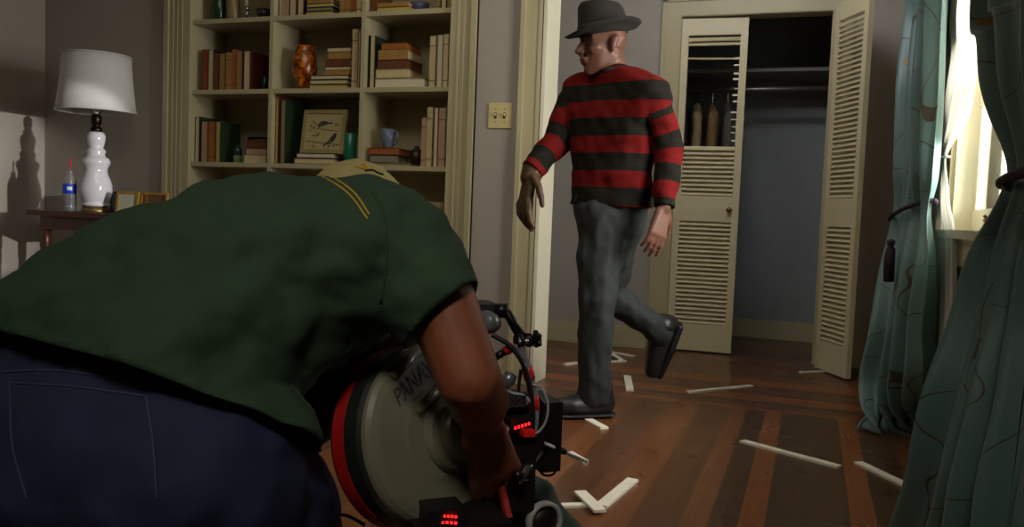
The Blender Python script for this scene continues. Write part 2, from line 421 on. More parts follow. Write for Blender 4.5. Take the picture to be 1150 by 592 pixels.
# ================================================================ BOOKCASE
SH = [2.17, 1.805, 1.425, 1.033, .645, .26]      # shelf top heights
DV = [-2.745, -2.195]                             # divider centres
BB = 4.08
bc = thing('built_in_bookcase', ((BX0+BX1)/2, YB, 0), 'tall cream painted built-in bookcase with three bays of shelves', 'bookcase')
mk('back_panel', bx(BX0-.01, BX1+.01, BB, BB+.015, 0, BZ+.01), mat('bookcase_back', (172, 162, 128), .6, var=.03), bc)
for x_ in (BX0-.018, BX1): mk('side_panel', bx(x_, x_+.018, YB, BB, 0, BZ), CASEM, bc)
mk('top_panel', bx(BX0-.018, BX1+.018, YB, BB, BZ, BZ+.018), CASEM, bc)
for d in DV: mk('divider', bx(d-.011, d+.011, YB-.002, BB, 0, BZ), CASEM, bc, bevel=.002)
xs = [BX0, DV[0]-.011, DV[0]+.011, DV[1]-.011, DV[1]+.011, BX1]
for z in SH:
    for i in (0, 2, 4): mk('shelf', bx(xs[i], xs[i+1], YB, BB, z-.024, z), CASEM, bc, bevel=.002)
b = NB()
for x0, x1, o in ((-3.43, BX0, -3.43), (BX1, -1.565, -1.565-.03)):
    box(b, x0, x1, YB-.02, YB, 0, BZ+.14); box(b, o, o+.03, YB-.032, YB, 0, BZ+.14)
    mid = (x0+x1)/2
    for k in (-.03, 0, .03): box(b, mid+k-.005, mid+k+.005, YB-.0235, YB-.02, .15, BZ)
box(b, BX0, BX1, YB-.02, YB, BZ, BZ+.14)
mk('face_casing', b, CASEM, bc, bevel=.003)

BOOKC = dict(brown=(104, 60, 30), maroon=(86, 34, 28), cream=(206, 188, 140), tan=(162, 122, 66), orange=(158, 92, 36), green=(34, 52, 30),
             black=(24, 20, 22), purple=(58, 34, 66), yellow=(196, 172, 92), pink=(184, 150, 120), grey=(134, 126, 104), white=(216, 208, 178), rust=(132, 62, 30), khaki=(146, 132, 88))
BN = {'brown':'brown','maroon':'maroon','cream':'cream','tan':'tan','orange':'ochre','green':'dark green','black':'black','purple':'purple','yellow':'yellow',
      'pink':'beige','grey':'grey','white':'off-white','rust':'rusty','khaki':'khaki'}
ORD = ['first', 'second', 'third', 'fourth', 'fifth', 'sixth', 'seventh', 'eighth', 'ninth', 'tenth']
BAYS = ['bay by the lamp', 'middle bay', 'bay by the switch']
ROWS = ['top shelf', 'second shelf', 'third shelf', 'lowest shelf']
def bmat(k): return mat('book_cover_'+k, BOOKC[k], .55, var=.12, vscale=40)
def upright(i, n, bay, row, x0, x1, z, h, depth, spine, cover=None, y0=None):
    """closed book standing on its lower edge, spine or pages towards the room"""
    y0 = YB+.03 if y0 is None else y0
    t = thing('book', ((x0+x1)/2, y0+depth/2, z), '', 'book', '%s books standing on the %s' % (BAYS[bay].replace('bay ', ''), ROWS[row]) )
    k = .0022; cov = cover or spine; c = NB()
    t['label'] = '%s %s, %s from lamp side, %s, %s' % (BN[spine], 'book with %s cover' % BN[cov] if cov != spine else 'standing book', ORD[i] , BAYS[bay], ROWS[row])
    t['group'] = 'books standing on the %s, %s' % (ROWS[row], BAYS[bay])
    if cov == spine:
        box(c, x0, x1, y0, y0+k, z, z+h); box(c, x0, x0+k, y0+k, y0+depth, z, z+h); box(c, x1-k, x1, y0+k, y0+depth, z, z+h)
        mk('cover', c, bmat(cov), t)
        mk('pages', bx(x0+k, x1-k, y0+k, y0+depth-.005, z+.003, z+h-.004), PAGES, t)
        for q in (.12, .8): mk('spine_band', bx(x0, x1, y0-.0006, y0+.001, z+h*q, z+h*q+.004), BRASS if spine in ('maroon', 'green', 'black', 'brown') else bmat('brown'), t)
    else:                                   # page edges face the room
        box(c, x0, x0+k, y0, y0+depth, z, z+h); box(c, x1-k, x1, y0, y0+depth, z, z+h); box(c, x0+k, x1-k, y0+depth-k, y0+depth, z, z+h)
        mk('cover', c, bmat(cov), t)
        mk('pages', bx(x0+k, x1-k, y0+.004, y0+depth-k, z+.003, z+h-.004), mat('pages_'+spine, BOOKC[spine], .85, var=.08, vscale=90), t)
def flat(i, name, bay, row, x0, x1, z0, z1, depth, edge, cover, y0=None, extra=''):
    y0 = YB+.03 if y0 is None else y0
    t = thing('book', ((x0+x1)/2, y0+depth/2, z0), '%s book lying %s from the bottom of %s' % (BN[edge], ORD[i], name), 'book', 'books lying in %s' % name)
    k = min(.003, (z1-z0)*.2); c = NB()
    box(c, x0, x1, y0, y0+depth, z0, z0+k); box(c, x0, x1, y0, y0+depth, z1-k, z1); box(c, x0, x0+k, y0, y0+depth, z0+k, z1-k)
    if cover == edge: box(c, x0+k, x1, y0, y0+k, z0+k, z1-k)
    mk('cover', c, bmat(cover), t)
    mk('pages', bx(x0+k, x1-.004, y0+(k if cover == edge else .004), y0+depth-.004, z0+k, z1-k), PAGES if cover == edge else mat('pages_'+edge, BOOKC[edge], .85, var=.08, vscale=90), t)
YS = YB+.03
def row_up(bay, row, z, items, depth=.17):
    for i, (a, c_, top, sp, cv) in enumerate(items):
        x0 = max(ony(a, 100, YS).x, xs[2*bay]+.001); x1 = min(ony(c_, 100, YS).x, xs[2*bay+1]-.001)
        h = ony((a+c_)/2, top, YS).z - z
        upright(i, len(items), bay, row, x0+.0006, x1-.0006, z+.0006, max(.05, h), depth, sp, cv)
def stack(name, bay, row, z, items, depth=.17, y0=None):
    yy = YS if y0 is None else y0
    for i, (a, c_, h, e, cv) in enumerate(items):
        x0 = max(ony(a, 90, yy).x, xs[2*bay]+.001); x1 = min(ony(c_, 90, yy).x, xs[2*bay+1]-.001)
        flat(i, name, bay, row, x0, x1, z+.0006, z+h, depth+.008*((i*7) % 3 - 1), e, cv, y0=yy); z += h
    return z
# top shelf in view
Z1, Z2, Z3, Z4 = SH[1], SH[2], SH[3], SH[4]
row_up(1, 0, Z1, [(312,321.5,-32,'pink','cream'),(323,331,-34,'cream','maroon'),(332,339,-30,'cream','purple'),(379,385,-18,'tan','tan'),(385,391,-22,'tan','tan'),(391,398,-16,'orange','orange'),(398,403,-20,'cream','cream')])
stack('the narrow pile on the top shelf', 1, 0, Z1, [(341,371,.022,'yellow','green'),(342,370,.020,'khaki','purple'),(342,371,.021,'yellow','green'),(343,370,.02,'tan','tan')])
row_up(2, 0, Z1, [(413.5,420,-14,'brown','brown'),(486,491,-12,'khaki','khaki'),(492,498,-16,'cream','brown'),(499,510,-18,'khaki','grey')])
stack('the wide pile on the top shelf', 2, 0, Z1, [(420.5,458,.026,'yellow','brown'),(421,456,.02,'tan','tan')])
# second shelf
row_up(0, 1, Z2, [(226,233,55.8,'rust','rust'),(233.2,239.5,55.5,'cream','black'),(239.7,245,60,'brown','brown'),(245.3,253,59.5,'tan','black'),(253.2,260,59,'tan','tan'),(260.2,264,55.5,'orange','orange'),(264.2,272,56.5,'tan','purple'),(273,280.6,57,'cream','maroon')])
row_up(1, 1, Z2, [(394.3,397.6,33,'cream','cream'),(397.8,400.5,33,'pink','pink'),(400.7,403.3,34,'cream','brown')])
z = stack('the double pile by the amber vase', 1, 1, Z2, [(347,390,.024,'yellow','green'),(347.5,390,.024,'cream','green'),(348.5,390.5,.024,'cream','purple'),(365,392,.022,'tan','tan'),(364,392.5,.022,'cream','maroon'),(364.5,392.8,.038,'brown','brown'),(368,393,.034,'tan','tan'),(366,393.3,.025,'cream','purple')])
row_up(2, 1, Z2, [(408.8,413,40,'cream','green'),(414.5,420,40,'cream','green'),(481.3,488,40.5,'cream','cream'),(489.5,496,38.5,'white','khaki'),(496.6,502,38.5,'cream','cream'),(502.8,507.5,33,'grey','grey')])
stack('the pale pile under orange-brown covers', 2, 1, Z2, [(421,477,.049,'white','khaki'),(421.5,458,.048,'cream','khaki'),(423,457,.046,'brown','maroon'),(424,457,.048,'tan','tan'),(427,455.5,.036,'orange','brown')])
# third shelf
row_up(0, 2, Z3, [(218.7,224.8,131,'white','green'),(226.5,234.5,136,'pink','maroon'),(235,242,137,'orange','orange'),(243,248.5,136,'yellow','green')])
stack('the pile by the green jar', 0, 2, Z3, [(276,300.5,.042,'cream','cream'),(277,300.5,.040,'pink','purple'),(277.5,300.5,.040,'brown','rust')])
row_up(1, 2, Z3, [(309,313.5,106,'yellow','brown'),(316,321.5,112,'khaki','green')], depth=.22)
zp = stack('the pair under the bird picture', 1, 2, Z3, [(332,376,.032,'cream','maroon'),(334.5,375,.026,'white','black')], depth=.13, y0=YB+.02)
zm = stack('the pile under the blue mug', 2, 2, Z3, [(417,462,.014,'pink','grey'),(417,446,.042,'grey','black'),(416.5,447,.036,'orange','rust')])
row_up(2, 2, Z3, [(475,480.6,132.5,'pink','pink'),(480.8,487,120.6,'cream','cream'),(488.5,493.4,120.6,'white','brown'),(494,501.5,121.5,'pink','pink'),(502.3,505,115,'khaki','grey')])
# lowest
zb = stack('the pile under the stone pot', 2, 3, Z4, [(478,503,.04,'cream','orange'),(480,503,.042,'cream','orange'),(481,502,.026,'rust','orange')])

def glaze(name, c, rough=.18, **k): return mat(name, c, rough, **k)
def pot(name, px, pyb, z, prof, m, label, cat, Y=None, seg=28):
    Y = YB+.09 if Y is None else Y
    x = ony(px, pyb, Y).x
    o = mk(name, lathe(NB(), prof, (x, Y, z+.0005), seg=seg), m, smooth=True); tag(o, label, cat); return o
def amber_mat():
    mt = mat('amber_mottled_glaze', (150, 70, 12), .2)
    nt = mt.node_tree; b = nt.nodes['Principled BSDF']; N = nt.nodes.new; L = nt.links.new
    tc = N('ShaderNodeTexCoord'); n = N('ShaderNodeTexNoise'); n.inputs['Scale'].default_value = 22; n.inputs['Detail'].default_value = 3
    n.inputs['Distortion'].default_value = 1.2
    r = N('ShaderNodeValToRGB'); e = r.color_ramp.elements
    e[0].position = .36; e[0].color = (*lin((.30, .12, .02)), 1); e[1].position = .70; e[1].color = (*lin((.88, .60, .18)), 1)
    el = e.new(.56); el.color = (*lin((.66, .33, .05)), 1)
    L(tc.outputs['Object'], n.inputs['Vector']); L(n.outputs['Fac'], r.inputs['Fac']); L(r.outputs['Color'], b.inputs['Base Color']); return mt
pot('vase', 341.5, 90, Z2, [(.030,0),(.036,.004),(.050,.04),(.064,.085),(.069,.12),(.066,.155),(.056,.20),(.049,.225),(.051,.236),(.044,.236),(.042,.2),(.03,.05),(.001,.03)], amber_mat(), 'mottled amber glazed vase on the second shelf, middle bay', 'vase')
pot('trinket', 297, 95, Z2, [(.016,0),(.02,.01),(.018,.03),(.024,.045),(.016,.06),(.018,.07),(.01,.085),(.001,.09)], mat('dark_green_glaze', (30, 48, 36), .3), 'small dark trinket beside the upright books near the lamp', 'trinket')
pot('vase', 246, 20, Z1, [(.03,0),(.036,.02),(.042,.08),(.036,.14),(.03,.17),(.034,.19),(.028,.19),(.001,.16)], mat('bottle_green_glaze', (34, 62, 34), .2), 'dark green vase on the top shelf in view', 'vase')
pot('jar', 262, 20, Z1, [(.03,0),(.037,.02),(.037,.1),(.03,.13),(.032,.14),(.026,.14),(.001,.12)], mat('khaki_glaze', (140, 124, 82), .3), 'khaki ceramic jar beside the dark green vase', 'jar')
t = thing('candlestick', (ony(277, 15, YB+.07).x, YB+.07, Z1+.0005), 'silvery candlestick on the top shelf near the khaki jar', 'candlestick')
mk('holder', lathe(NB(), [(.026,0),(.026,.006),(.008,.012),(.007,.05),(.014,.06),(.015,.075),(.001,.075)], t.location, seg=20), CHROME, t, smooth=True)
mk('candle', lathe(NB(), [(.011,.07),(.011,.2),(.004,.203)], t.location, seg=16), mat('ivory_wax', (216, 208, 178), .4), t, smooth=True)
pot('bowl', 296, 15, Z1, [(.02,0),(.022,.006),(.036,.03),(.042,.06),(.04,.06),(.03,.03),(.001,.012)], mat('slate_glaze', (62, 52, 66), .25), 'small dark slate-blue bowl on the top shelf end', 'bowl')
pot('bowl', 472, 10, Z1, [(.025,0),(.025,.006),(.042,.03),(.048,.055),(.045,.055),(.04,.026),(.001,.012)], mat('blue_grey_glaze', (92, 92, 128), .25), 'low blue-grey bowl beside the wide pile of books', 'bowl', Y=YB+.11)
# pale green jar on third shelf
t = thing('lidded_jar', (ony(267, 175, YB+.07).x, YB+.07, Z3+.0005), 'small jar with pale green base and dark teal lid', 'jar')
mk('body', lathe(NB(), [(.016,0),(.022,.006),(.024,.03),(.02,.042),(.001,.042)], t.location, seg=24), mat('pale_green_glass', (112, 140, 74), .15), t, smooth=True)
mk('lid', lathe(NB(), [(.021,.042),(.024,.05),(.022,.075),(.012,.09),(.006,.094),(.008,.102),(.001,.106)], t.location, seg=24), mat('dark_teal_glass', (26, 62, 56), .15), t, smooth=True)
# thin frame leaning behind the pile
x0 = ony(275, 160, YB+.2).x; x1 = min(ony(303, 160, YB+.2).x, xs[1]-.006)
t = thing('picture_frame', ((x0+x1)/2, YB+.22, Z3), 'thin black picture frame leaning behind the pile of brown books', 'picture frame')
M_ = Matrix.Translation((0, YB+.21, Z3+.001)) @ Matrix.Rotation(-.12, 4, 'X')
b = NB()
for a in ((x0, x1, 0, .012, 0, .012), (x0, x1, 0, .012, .148, .16), (x0, x0+.012, 0, .012, .012, .148), (x1-.012, x1, 0, .012, .012, .148)): box(b, *a, mtx=M_)
mk('frame', b, BLACKP, t); mk('picture', bx(x0+.012, x1-.012, .005, .009, .012, .148, mtx=M_), mat('faded_print', (122, 112, 84), .6, var=.2, vscale=25), t)
# framed bird print leaning on the pair of books
x0, x1 = ony(338, 150, YB+.05).x, ony(386, 150, YB+.05).x; hh = .235; W_ = x1-x0
t = thing('framed_print', ((x0+x1)/2, YB+.06, zp), 'framed print of two dark birds on branches, middle bay', 'picture')
M_ = Matrix.Translation((x0, YB+.04, zp+.001)) @ Matrix.Rotation(-.16, 4, 'X')
b = NB()
for a in ((0, W_, 0, .018, 0, .02), (0, W_, 0, .018, hh-.02, hh), (0, .02, 0, .018, .02, hh-.02), (W_-.02, W_, 0, .018, .02, hh-.02)): box(b, *a, mtx=M_)
mk('frame', b, mat('pale_gilt_frame', (150, 136, 86), .5, var=.1), t, bevel=.002)
pic = mk('print', bx(.02, W_-.02, .006, .012, .02, hh-.02, mtx=M_), mat('print_paper', (176, 162, 112), .6, var=.06), t)
def flatshape(bm, pts, y=.0055, th=.0006):
    a = [bm.verts.new(M_ @ V((p[0], y, p[1]))) for p in pts]; c = [bm.verts.new(M_ @ V((p[0], y+th, p[1]))) for p in pts]
    bm.faces.new(a); bm.faces.new(c[::-1])
    for k in range(len(pts)): bm.faces.new((a[k], a[(k+1) % len(pts)], c[(k+1) % len(pts)], c[k]))
def bird(bm, cx, cz, s, a):
    prof = [(-.9,-.25),(-.3,-.05),(.2,.28),(.5,.42),(.68,.56),(.86,.52),(.93,.42),(1.1,.36),(.9,.3),(.8,.05),(.5,-.22),(.1,-.32),(-.3,-.25),(-.9,-.42)]
    flatshape(bm, [(cx+s*(p*math.cos(a)-q*math.sin(a)), cz+s*(p*math.sin(a)+q*math.cos(a))) for p, q in prof])
b = NB(); bird(b, W_*.53, hh*.68, -.045, -.25); bird(b, W_*.66, hh*.30, .05, .35)
mk('bird_shape', b, mat('print_ink_dark', (52, 52, 50), .7), pic)
b = NB()
for k in range(26):
    cx, cz = random.choice(((.3, .62), (.35, .45), (.75, .2), (.3, .22), (.72, .75)))
    cx = (cx+random.uniform(-.14, .14))*W_; cz = (cz+random.uniform(-.1, .1))*hh; a = random.uniform(0, 6.28); s = random.uniform(.006, .012)
    flatshape(b, [(cx+s*(p*math.cos(a)-q*math.sin(a)), cz+s*(p*math.sin(a)+q*math.cos(a))) for p, q in ((-1, 0), (-.3, .4), (.5, .3), (1, 0), (.5, -.3), (-.3, -.4))], y=.0050)
mk('leaf_shapes', b, mat('print_ink_olive', (96, 98, 52), .7), pic)
b = NB()
for pp in ([(.12, .28), (.4, .24), (.9, .2)], [(.2, .75), (.45, .55), (.85, .5)]):
    for (ax, az), (bx_, bz) in zip(pp, pp[1:]):
        flatshape(b, [(ax*W_, az*hh), (bx_*W_, bz*hh), (bx_*W_, bz*hh+.004), (ax*W_, az*hh+.004)], y=.0053)
mk('branch_shapes', b, mat('print_ink_brown', (78, 62, 36), .7), pic)
# teal cylinder vase with sticks
xt = ony(393, 165, YB+.08).x
t = thing('vase', (xt, YB+.08, Z3+.0005), 'teal cylinder vase holding thin dark sticks beside the bird picture', 'vase')
mk('body', lathe(NB(), [(.028,0),(.030,.004),(.030,.165),(.027,.168),(.026,.16),(.026,.01),(.001,.008)], t.location, seg=28), mat('teal_glaze', (28, 116, 98), .3, var=.06), t, smooth=True)
for dx, dy, tp in ((-.01, .004, .05), (.012, .0, .03), (-.002, -.008, .062)):
    mk('stick', tube(NB(), [V((xt, YB+.08, Z3+.012)) + V((dx*.2, dy, 0)), V((xt+dx*1.6, YB+.08+dy, Z3+.168+tp))], .003, 8), BLACKP, t)
# blue mug
xm = ony(436, 145, YB+.09).x
t = thing('mug', (xm, YB+.09, zm+.0008), 'blue-grey mug with a handle on top of the book pile', 'mug')
mk('body', lathe(NB(), [(.024,0),(.028,.004),(.033,.05),(.036,.098),(.033,.098),(.029,.05),(.024,.01),(.001,.009)], t.location, seg=28), mat('blue_grey_mug_glaze', (104, 116, 134), .25, var=.15, vscale=40), t, smooth=True)
mk('handle', tube(NB(), spline([V((xm+.033, YB+.09, zm+.082)), V((xm+.053, YB+.085, zm+.082)), V((xm+.058, YB+.083, zm+.05)), V((xm+.047, YB+.085, zm+.024)), V((xm+.030, YB+.09, zm+.022))], 6), .0055, 10), MATS['blue_grey_mug_glaze'], t, smooth=True)
pot('ball_ornament', 468, 172, Z3+.0135, [(.012,0),(.03,.012),(.04,.035),(.040,.05),(.03,.078),(.012,.09),(.014,.1),(.001,.104)], mat('dark_bronze', (48, 38, 28), .4), 'dark round ornament between the mug and the upright books', 'ornament', Y=YB+.2)
pot('stone_pot', 489, 240, zb+.0005, [(.03,0),(.046,.008),(.055,.04),(.054,.075),(.04,.1),(.034,.105),(.03,.1),(.04,.07),(.001,.03)], mat('mottled_stone', (150, 132, 104), .6, var=.35, vscale=22), 'mottled beige stone pot on the lowest shelf in view', 'pot', Y=YB+.10)

# ================================================================ SIDE TABLE AND LAMP
TZ = .735
t = thing('side_table', (-3.62, 3.52, 0), 'small dark wood side table carrying the white lamp', 'table')
WOOD = mat('reddish_dark_wood', (74, 38, 22), .35, var=.2, vscale=18)
b = NB(); box(b, -3.93, -3.15, 3.34, 3.74, TZ-.028, TZ)
mk('top', b, WOOD, t, bevel=.005)
mk('apron', bx(-3.88, -3.20, 3.38, 3.70, TZ-.10, TZ-.0285), WOOD, t, bevel=.002)
for x in (-3.86, -3.22):
    for y in (3.40, 3.68): mk('leg', lathe(NB(), [(.016,0),(.014,.1),(.018,.4),(.022,.52),(.018,.54),(.024,.56),(.024,TZ-.1)], (x, y, 0), seg=14), WOOD, t, smooth=True)
lx, ly = -3.655, 3.53
t = thing('table_lamp', (lx, ly, TZ+.0005), 'white gourd-shaped ceramic lamp with a white drum shade', 'lamp')
L0 = V((lx, ly, TZ+.0005))
OPAL = mat('white_opal_glass', (216, 214, 220), .12, spec=.6)
mk('foot', lathe(NB(), [(.070,0),(.072,.006),(.066,.018),(.060,.03),(.001,.03)], L0, seg=36), mat('ornate_brass', (138, 116, 74), .35, metal=.7, var=.4, vscale=60), t, smooth=True)
mk('base', lathe(NB(), [(.056,.03),(.068,.032),(.074,.042),(.062,.05),(.068,.058),(.079,.09),(.084,.115),(.082,.145),(.073,.175),(.062,.2),(.058,.22),(.058,.235),(.068,.255),(.072,.268),(.068,.285),(.05,.298),(.044,.31),(.050,.325),(.046,.335),(.036,.345),(.040,.36),(.046,.385),(.047,.41),(.040,.425),(.034,.43),(.001,.43)], L0, seg=40), OPAL, t, smooth=True)
mk('socket', lathe(NB(), [(.026,.43),(.03,.436),(.03,.452),(.02,.458),(.02,.468),(.027,.474),(.027,.512),(.022,.52),(.014,.526),(.001,.527)], L0, seg=24), mat('dark_bronze_metal', (46, 34, 22), .35, metal=.8), t, smooth=True)
b = NB(); tube(b, spline([L0+V((.012, 0, .52)), L0+V((.05, 0, .57)), L0+V((.045, 0, .7)), L0+V((0, 0, .835))], 6), .0022, 8); tube(b, spline([L0+V((-.012, 0, .52)), L0+V((-.05, 0, .57)), L0+V((-.045, 0, .7)), L0+V((0, 0, .835))], 6), .0022, 8)
lathe(b, [(.006,.832),(.008,.842),(.004,.85),(.009,.858),(.001,.868)], L0, seg=12)
mk('harp', b, BRASS, t, smooth=True)
mk('bulb', lathe(NB(), [(.012,.528),(.014,.56),(.03,.6),(.033,.625),(.024,.65),(.001,.66)], L0, seg=20), mat('frosted_bulb', (220, 218, 210), .3), t, smooth=True)
SHADE = mat('white_linen_shade', (226, 224, 222), .8, var=.03, vscale=60, bump=.1, bscale=250)
b = lathe(NB(), [(.200,.535),(.188,.62),(.177,.72),(.170,.835)], L0, seg=56, cap=False)
b = shell(b, .004); s = mk('lamp_shade', b, SHADE, t, smooth=True)
for r, h in ((.202, .535), (.172, .829)): mk('shade_trim', lathe(NB(), [(r-.002,h),(r+.0015,h),(r+.0015,h+.009),(r-.002,h+.009),(r-.002,h)], L0, seg=56, cap=False), mat('shade_trim', (206, 202, 196), .7), s, smooth=True)
b = NB()
for k in range(3):
    a = k*2.094+.3; tube(b, [L0+V((0, 0, .829)), L0+V((math.cos(a)*.169, math.sin(a)*.169, .829))], .002, 6)
mk('spider', b, BRASS, s)
# water bottle with red straw
bxp = ony(78, 225, 3.47); B0 = V((bxp.x, 3.47, TZ+.0005))
t = thing('water_bottle', B0, 'clear plastic bottle with a blue label and red straw', 'bottle')
PLAST = mat('clear_bottle_plastic', (225, 228, 232), .08, trans=.85)
mk('body', lathe(NB(), [(.030,0),(.034,.006),(.034,.03),(.032,.036),(.034,.042),(.034,.155),(.033,.165),(.022,.19),(.0135,.203),(.0135,.212),(.017,.213),(.017,.217),(.0135,.218),(.0135,.226),(.012,.226),(.012,.2),(.031,.16),(.031,.008),(.001,.006)], B0, seg=32), PLAST, t, smooth=True)
lab = mk('label', lathe(NB(), [(.0345,.094),(.0352,.095),(.0352,.144),(.0345,.145)], B0, seg=32, cap=False), mat('blue_label', (30, 62, 190), .35), t, smooth=True)
b = NB(); lathe(b, [(.0354,.112),(.0356,.113),(.0356,.130),(.0354,.131)], B0, seg=64, cap=False)
b.faces.ensure_lookup_table()
kill = [f for f in b.faces if not (V((f.calc_center_median()-B0).xy).normalized().dot(V((.75, -.66))) > .93)]
bmesh.ops.delete(b, geom=kill, context='FACES'); mk('label_mark', b, mat('label_white', (214, 220, 235), .4), lab)
mk('straw', tube(NB(), [B0+V((-.014, .0, .012)), B0+V((0, 0, .21)), B0+V((.009, 0, .285))], .0045, 10), mat('red_plastic', (214, 34, 34), .3), t, smooth=True)
mk('water', lathe(NB(), [(.028,.01),(.0295,.014),(.0295,.085),(.001,.085)], B0, seg=24), mat('water', (220, 226, 230), .02, trans=1), t, smooth=True)
# small framed photographs
def photo_frame(xa, xb, yb, h, Y, fm, pm, label, rot):
    c = ony((xa+xb)/2, 232, Y); Wd = (ony(xb, 232, Y).x - ony(xa, 232, Y).x)
    t = thing('photo_frame', (c.x, Y, TZ), label, 'photo frame', 'framed photos beside the lamp')
    Mx = Matrix.Translation((c.x, Y, TZ+.0006)) @ Matrix.Rotation(rot, 4, 'Z') @ Matrix.Rotation(-.14, 4, 'X')
    b = NB(); k = .013; w2 = Wd/2
    for a in ((-w2, w2, 0, .012, 0, k), (-w2, w2, 0, .012, h-k, h), (-w2, -w2+k, 0, .012, k, h-k), (w2-k, w2, 0, .012, k, h-k)): box(b, *a, mtx=Mx)
    mk('frame', b, fm, t, bevel=.0015)
    mk('picture', bx(-w2+k, w2-k, .005, .009, k, h-k, mtx=Mx), pm, t)
    mk('stand', bx(-.012, .012, .012, .055, .0, .004, mtx=Matrix.Translation((c.x, Y, TZ+.0006)) @ Matrix.Rotation(rot, 4, 'Z')), BLACKP, t)
def photo_mat(name, cols, sc):
    mt = mat(name, (90, 90, 90), .3); nt = mt.node_tree; b = nt.nodes['Principled BSDF']; N = nt.nodes.new; L = nt.links.new
    tc = N('ShaderNodeTexCoord'); n = N('ShaderNodeTexNoise'); n.inputs['Scale'].default_value = sc; n.inputs['Detail'].default_value = 2
    r = N('ShaderNodeValToRGB'); e = r.color_ramp.elements
    for i, c in enumerate(cols):
        el = e[i] if i < 2 else e.new(0); el.position = .3+.4*i/(len(cols)-1); el.color = (*lin([v/255 for v in c]), 1)
    L(tc.outputs['Object'], n.inputs['Vector']); L(n.outputs['Fac'], r.inputs['Fac']); L(r.outputs['Color'], b.inputs['Base Color']); return mt
GOLD = mat('gold_frame', (176, 138, 58), .35, metal=.5, var=.15, vscale=50)
photo_frame(130, 152, 236, .118, 3.49, GOLD, photo_mat('photo_multi', [(30, 40, 60), (70, 90, 60), (150, 120, 90), (170, 170, 150)], 34), 'small colourful photo in a slim gold frame, nearest the lamp', .12)
photo_frame(154, 186, 236, .118, 3.52, GOLD, photo_mat('photo_dark', [(20, 18, 22), (50, 34, 26), (110, 72, 48)], 26), 'dark photo in a wide gold frame, nearest the bookcase', -.05)
photo_frame(123, 138, 228, .115, 3.62, mat('dark_blue_frame', (34, 46, 58), .4), photo_mat('photo_blue', [(30, 40, 52), (60, 80, 92), (88, 92, 96)], 20), 'dark blue framed photo standing behind the gold frames', .1)
for f_ in [o for o in bpy.data.objects if o.name.startswith('photo_frame')]: del f_['group']

# ================================================================ CLOSET
t = thing('closet_shelf', (-.4, 5.95, 1.80), 'grey wooden shelf with a hanging rod inside the closet', 'shelf')
mk('board', bx(-1.3, .42, 5.75, 6.2, 1.80, 1.822), mat('closet_shelf_paint', (140, 138, 130), .6, var=.04), t)
mk('cleat', bx(-1.3, .42, 6.18, 6.2, 1.70, 1.80), MATS['closet_shelf_paint'], t)
mk('rod', tube(NB(), [(-1.3, 5.84, 1.70), (.42, 5.84, 1.70)], .016, 14), mat('steel_rod', (150, 150, 148), .3, metal=.8), t, smooth=True)
cols = [(178, 160, 132), (74, 66, 58), (150, 128, 96), (120, 92, 60), (96, 92, 86)]
nm = ['pale beige', 'dark brown', 'tan', 'rust brown', 'grey']
for i, (x, k) in enumerate(((-.98, 0), (-.88, 1), (-.78, 2), (-.68, 3), (-.58, 4))):
    t = thing('hanging_garment', (x, 5.84, .9), '%s garment on a hanger inside the closet, behind the broken louvers' % nm[k], 'garment', 'clothes hanging on the closet rod')
    b = NB(); a = .15
    e1 = V((math.sin(a), -math.cos(a), 0)); top = V((x, 5.84, 1.60))
    hull(b, [(top, .02), (top+e1*.2+V((0, 0, -.09)), .028), (top-e1*.2+V((0, 0, -.09)), .028)])
    hull(b, [(top+e1*.19+V((0, 0, -.1)), .03), (top-e1*.19+V((0, 0, -.1)), .03), (top+e1*.2+V((0, 0, -.7)), .035), (top-e1*.2+V((0, 0, -.7)), .035)])
    for s in (-1, 1): hull(b, [(top+e1*.2*s+V((0, 0, -.1)), .035), (top+e1*.25*s+V((0, 0, -.55)), .035)])
    b = wrinkle(fuse(b, .016, 3), .012, 14, (1, 1, .25), i*3)
    mk('cloth', b, mat('garment_%s' % nm[k].replace(' ', '_'), cols[k], .85, var=.1, vscale=30), t, smooth=True)
    mk('hanger', tube(NB(), spline([top+V((0, 0, 0)), top+V((0, 0, .07)), top+V((0, .0, .075)), top+V((.006, 0, .112)), top+V((.0, .018, .119)), top+V((0, .018, .1))], 4), .0025, 6), CHROME, t)

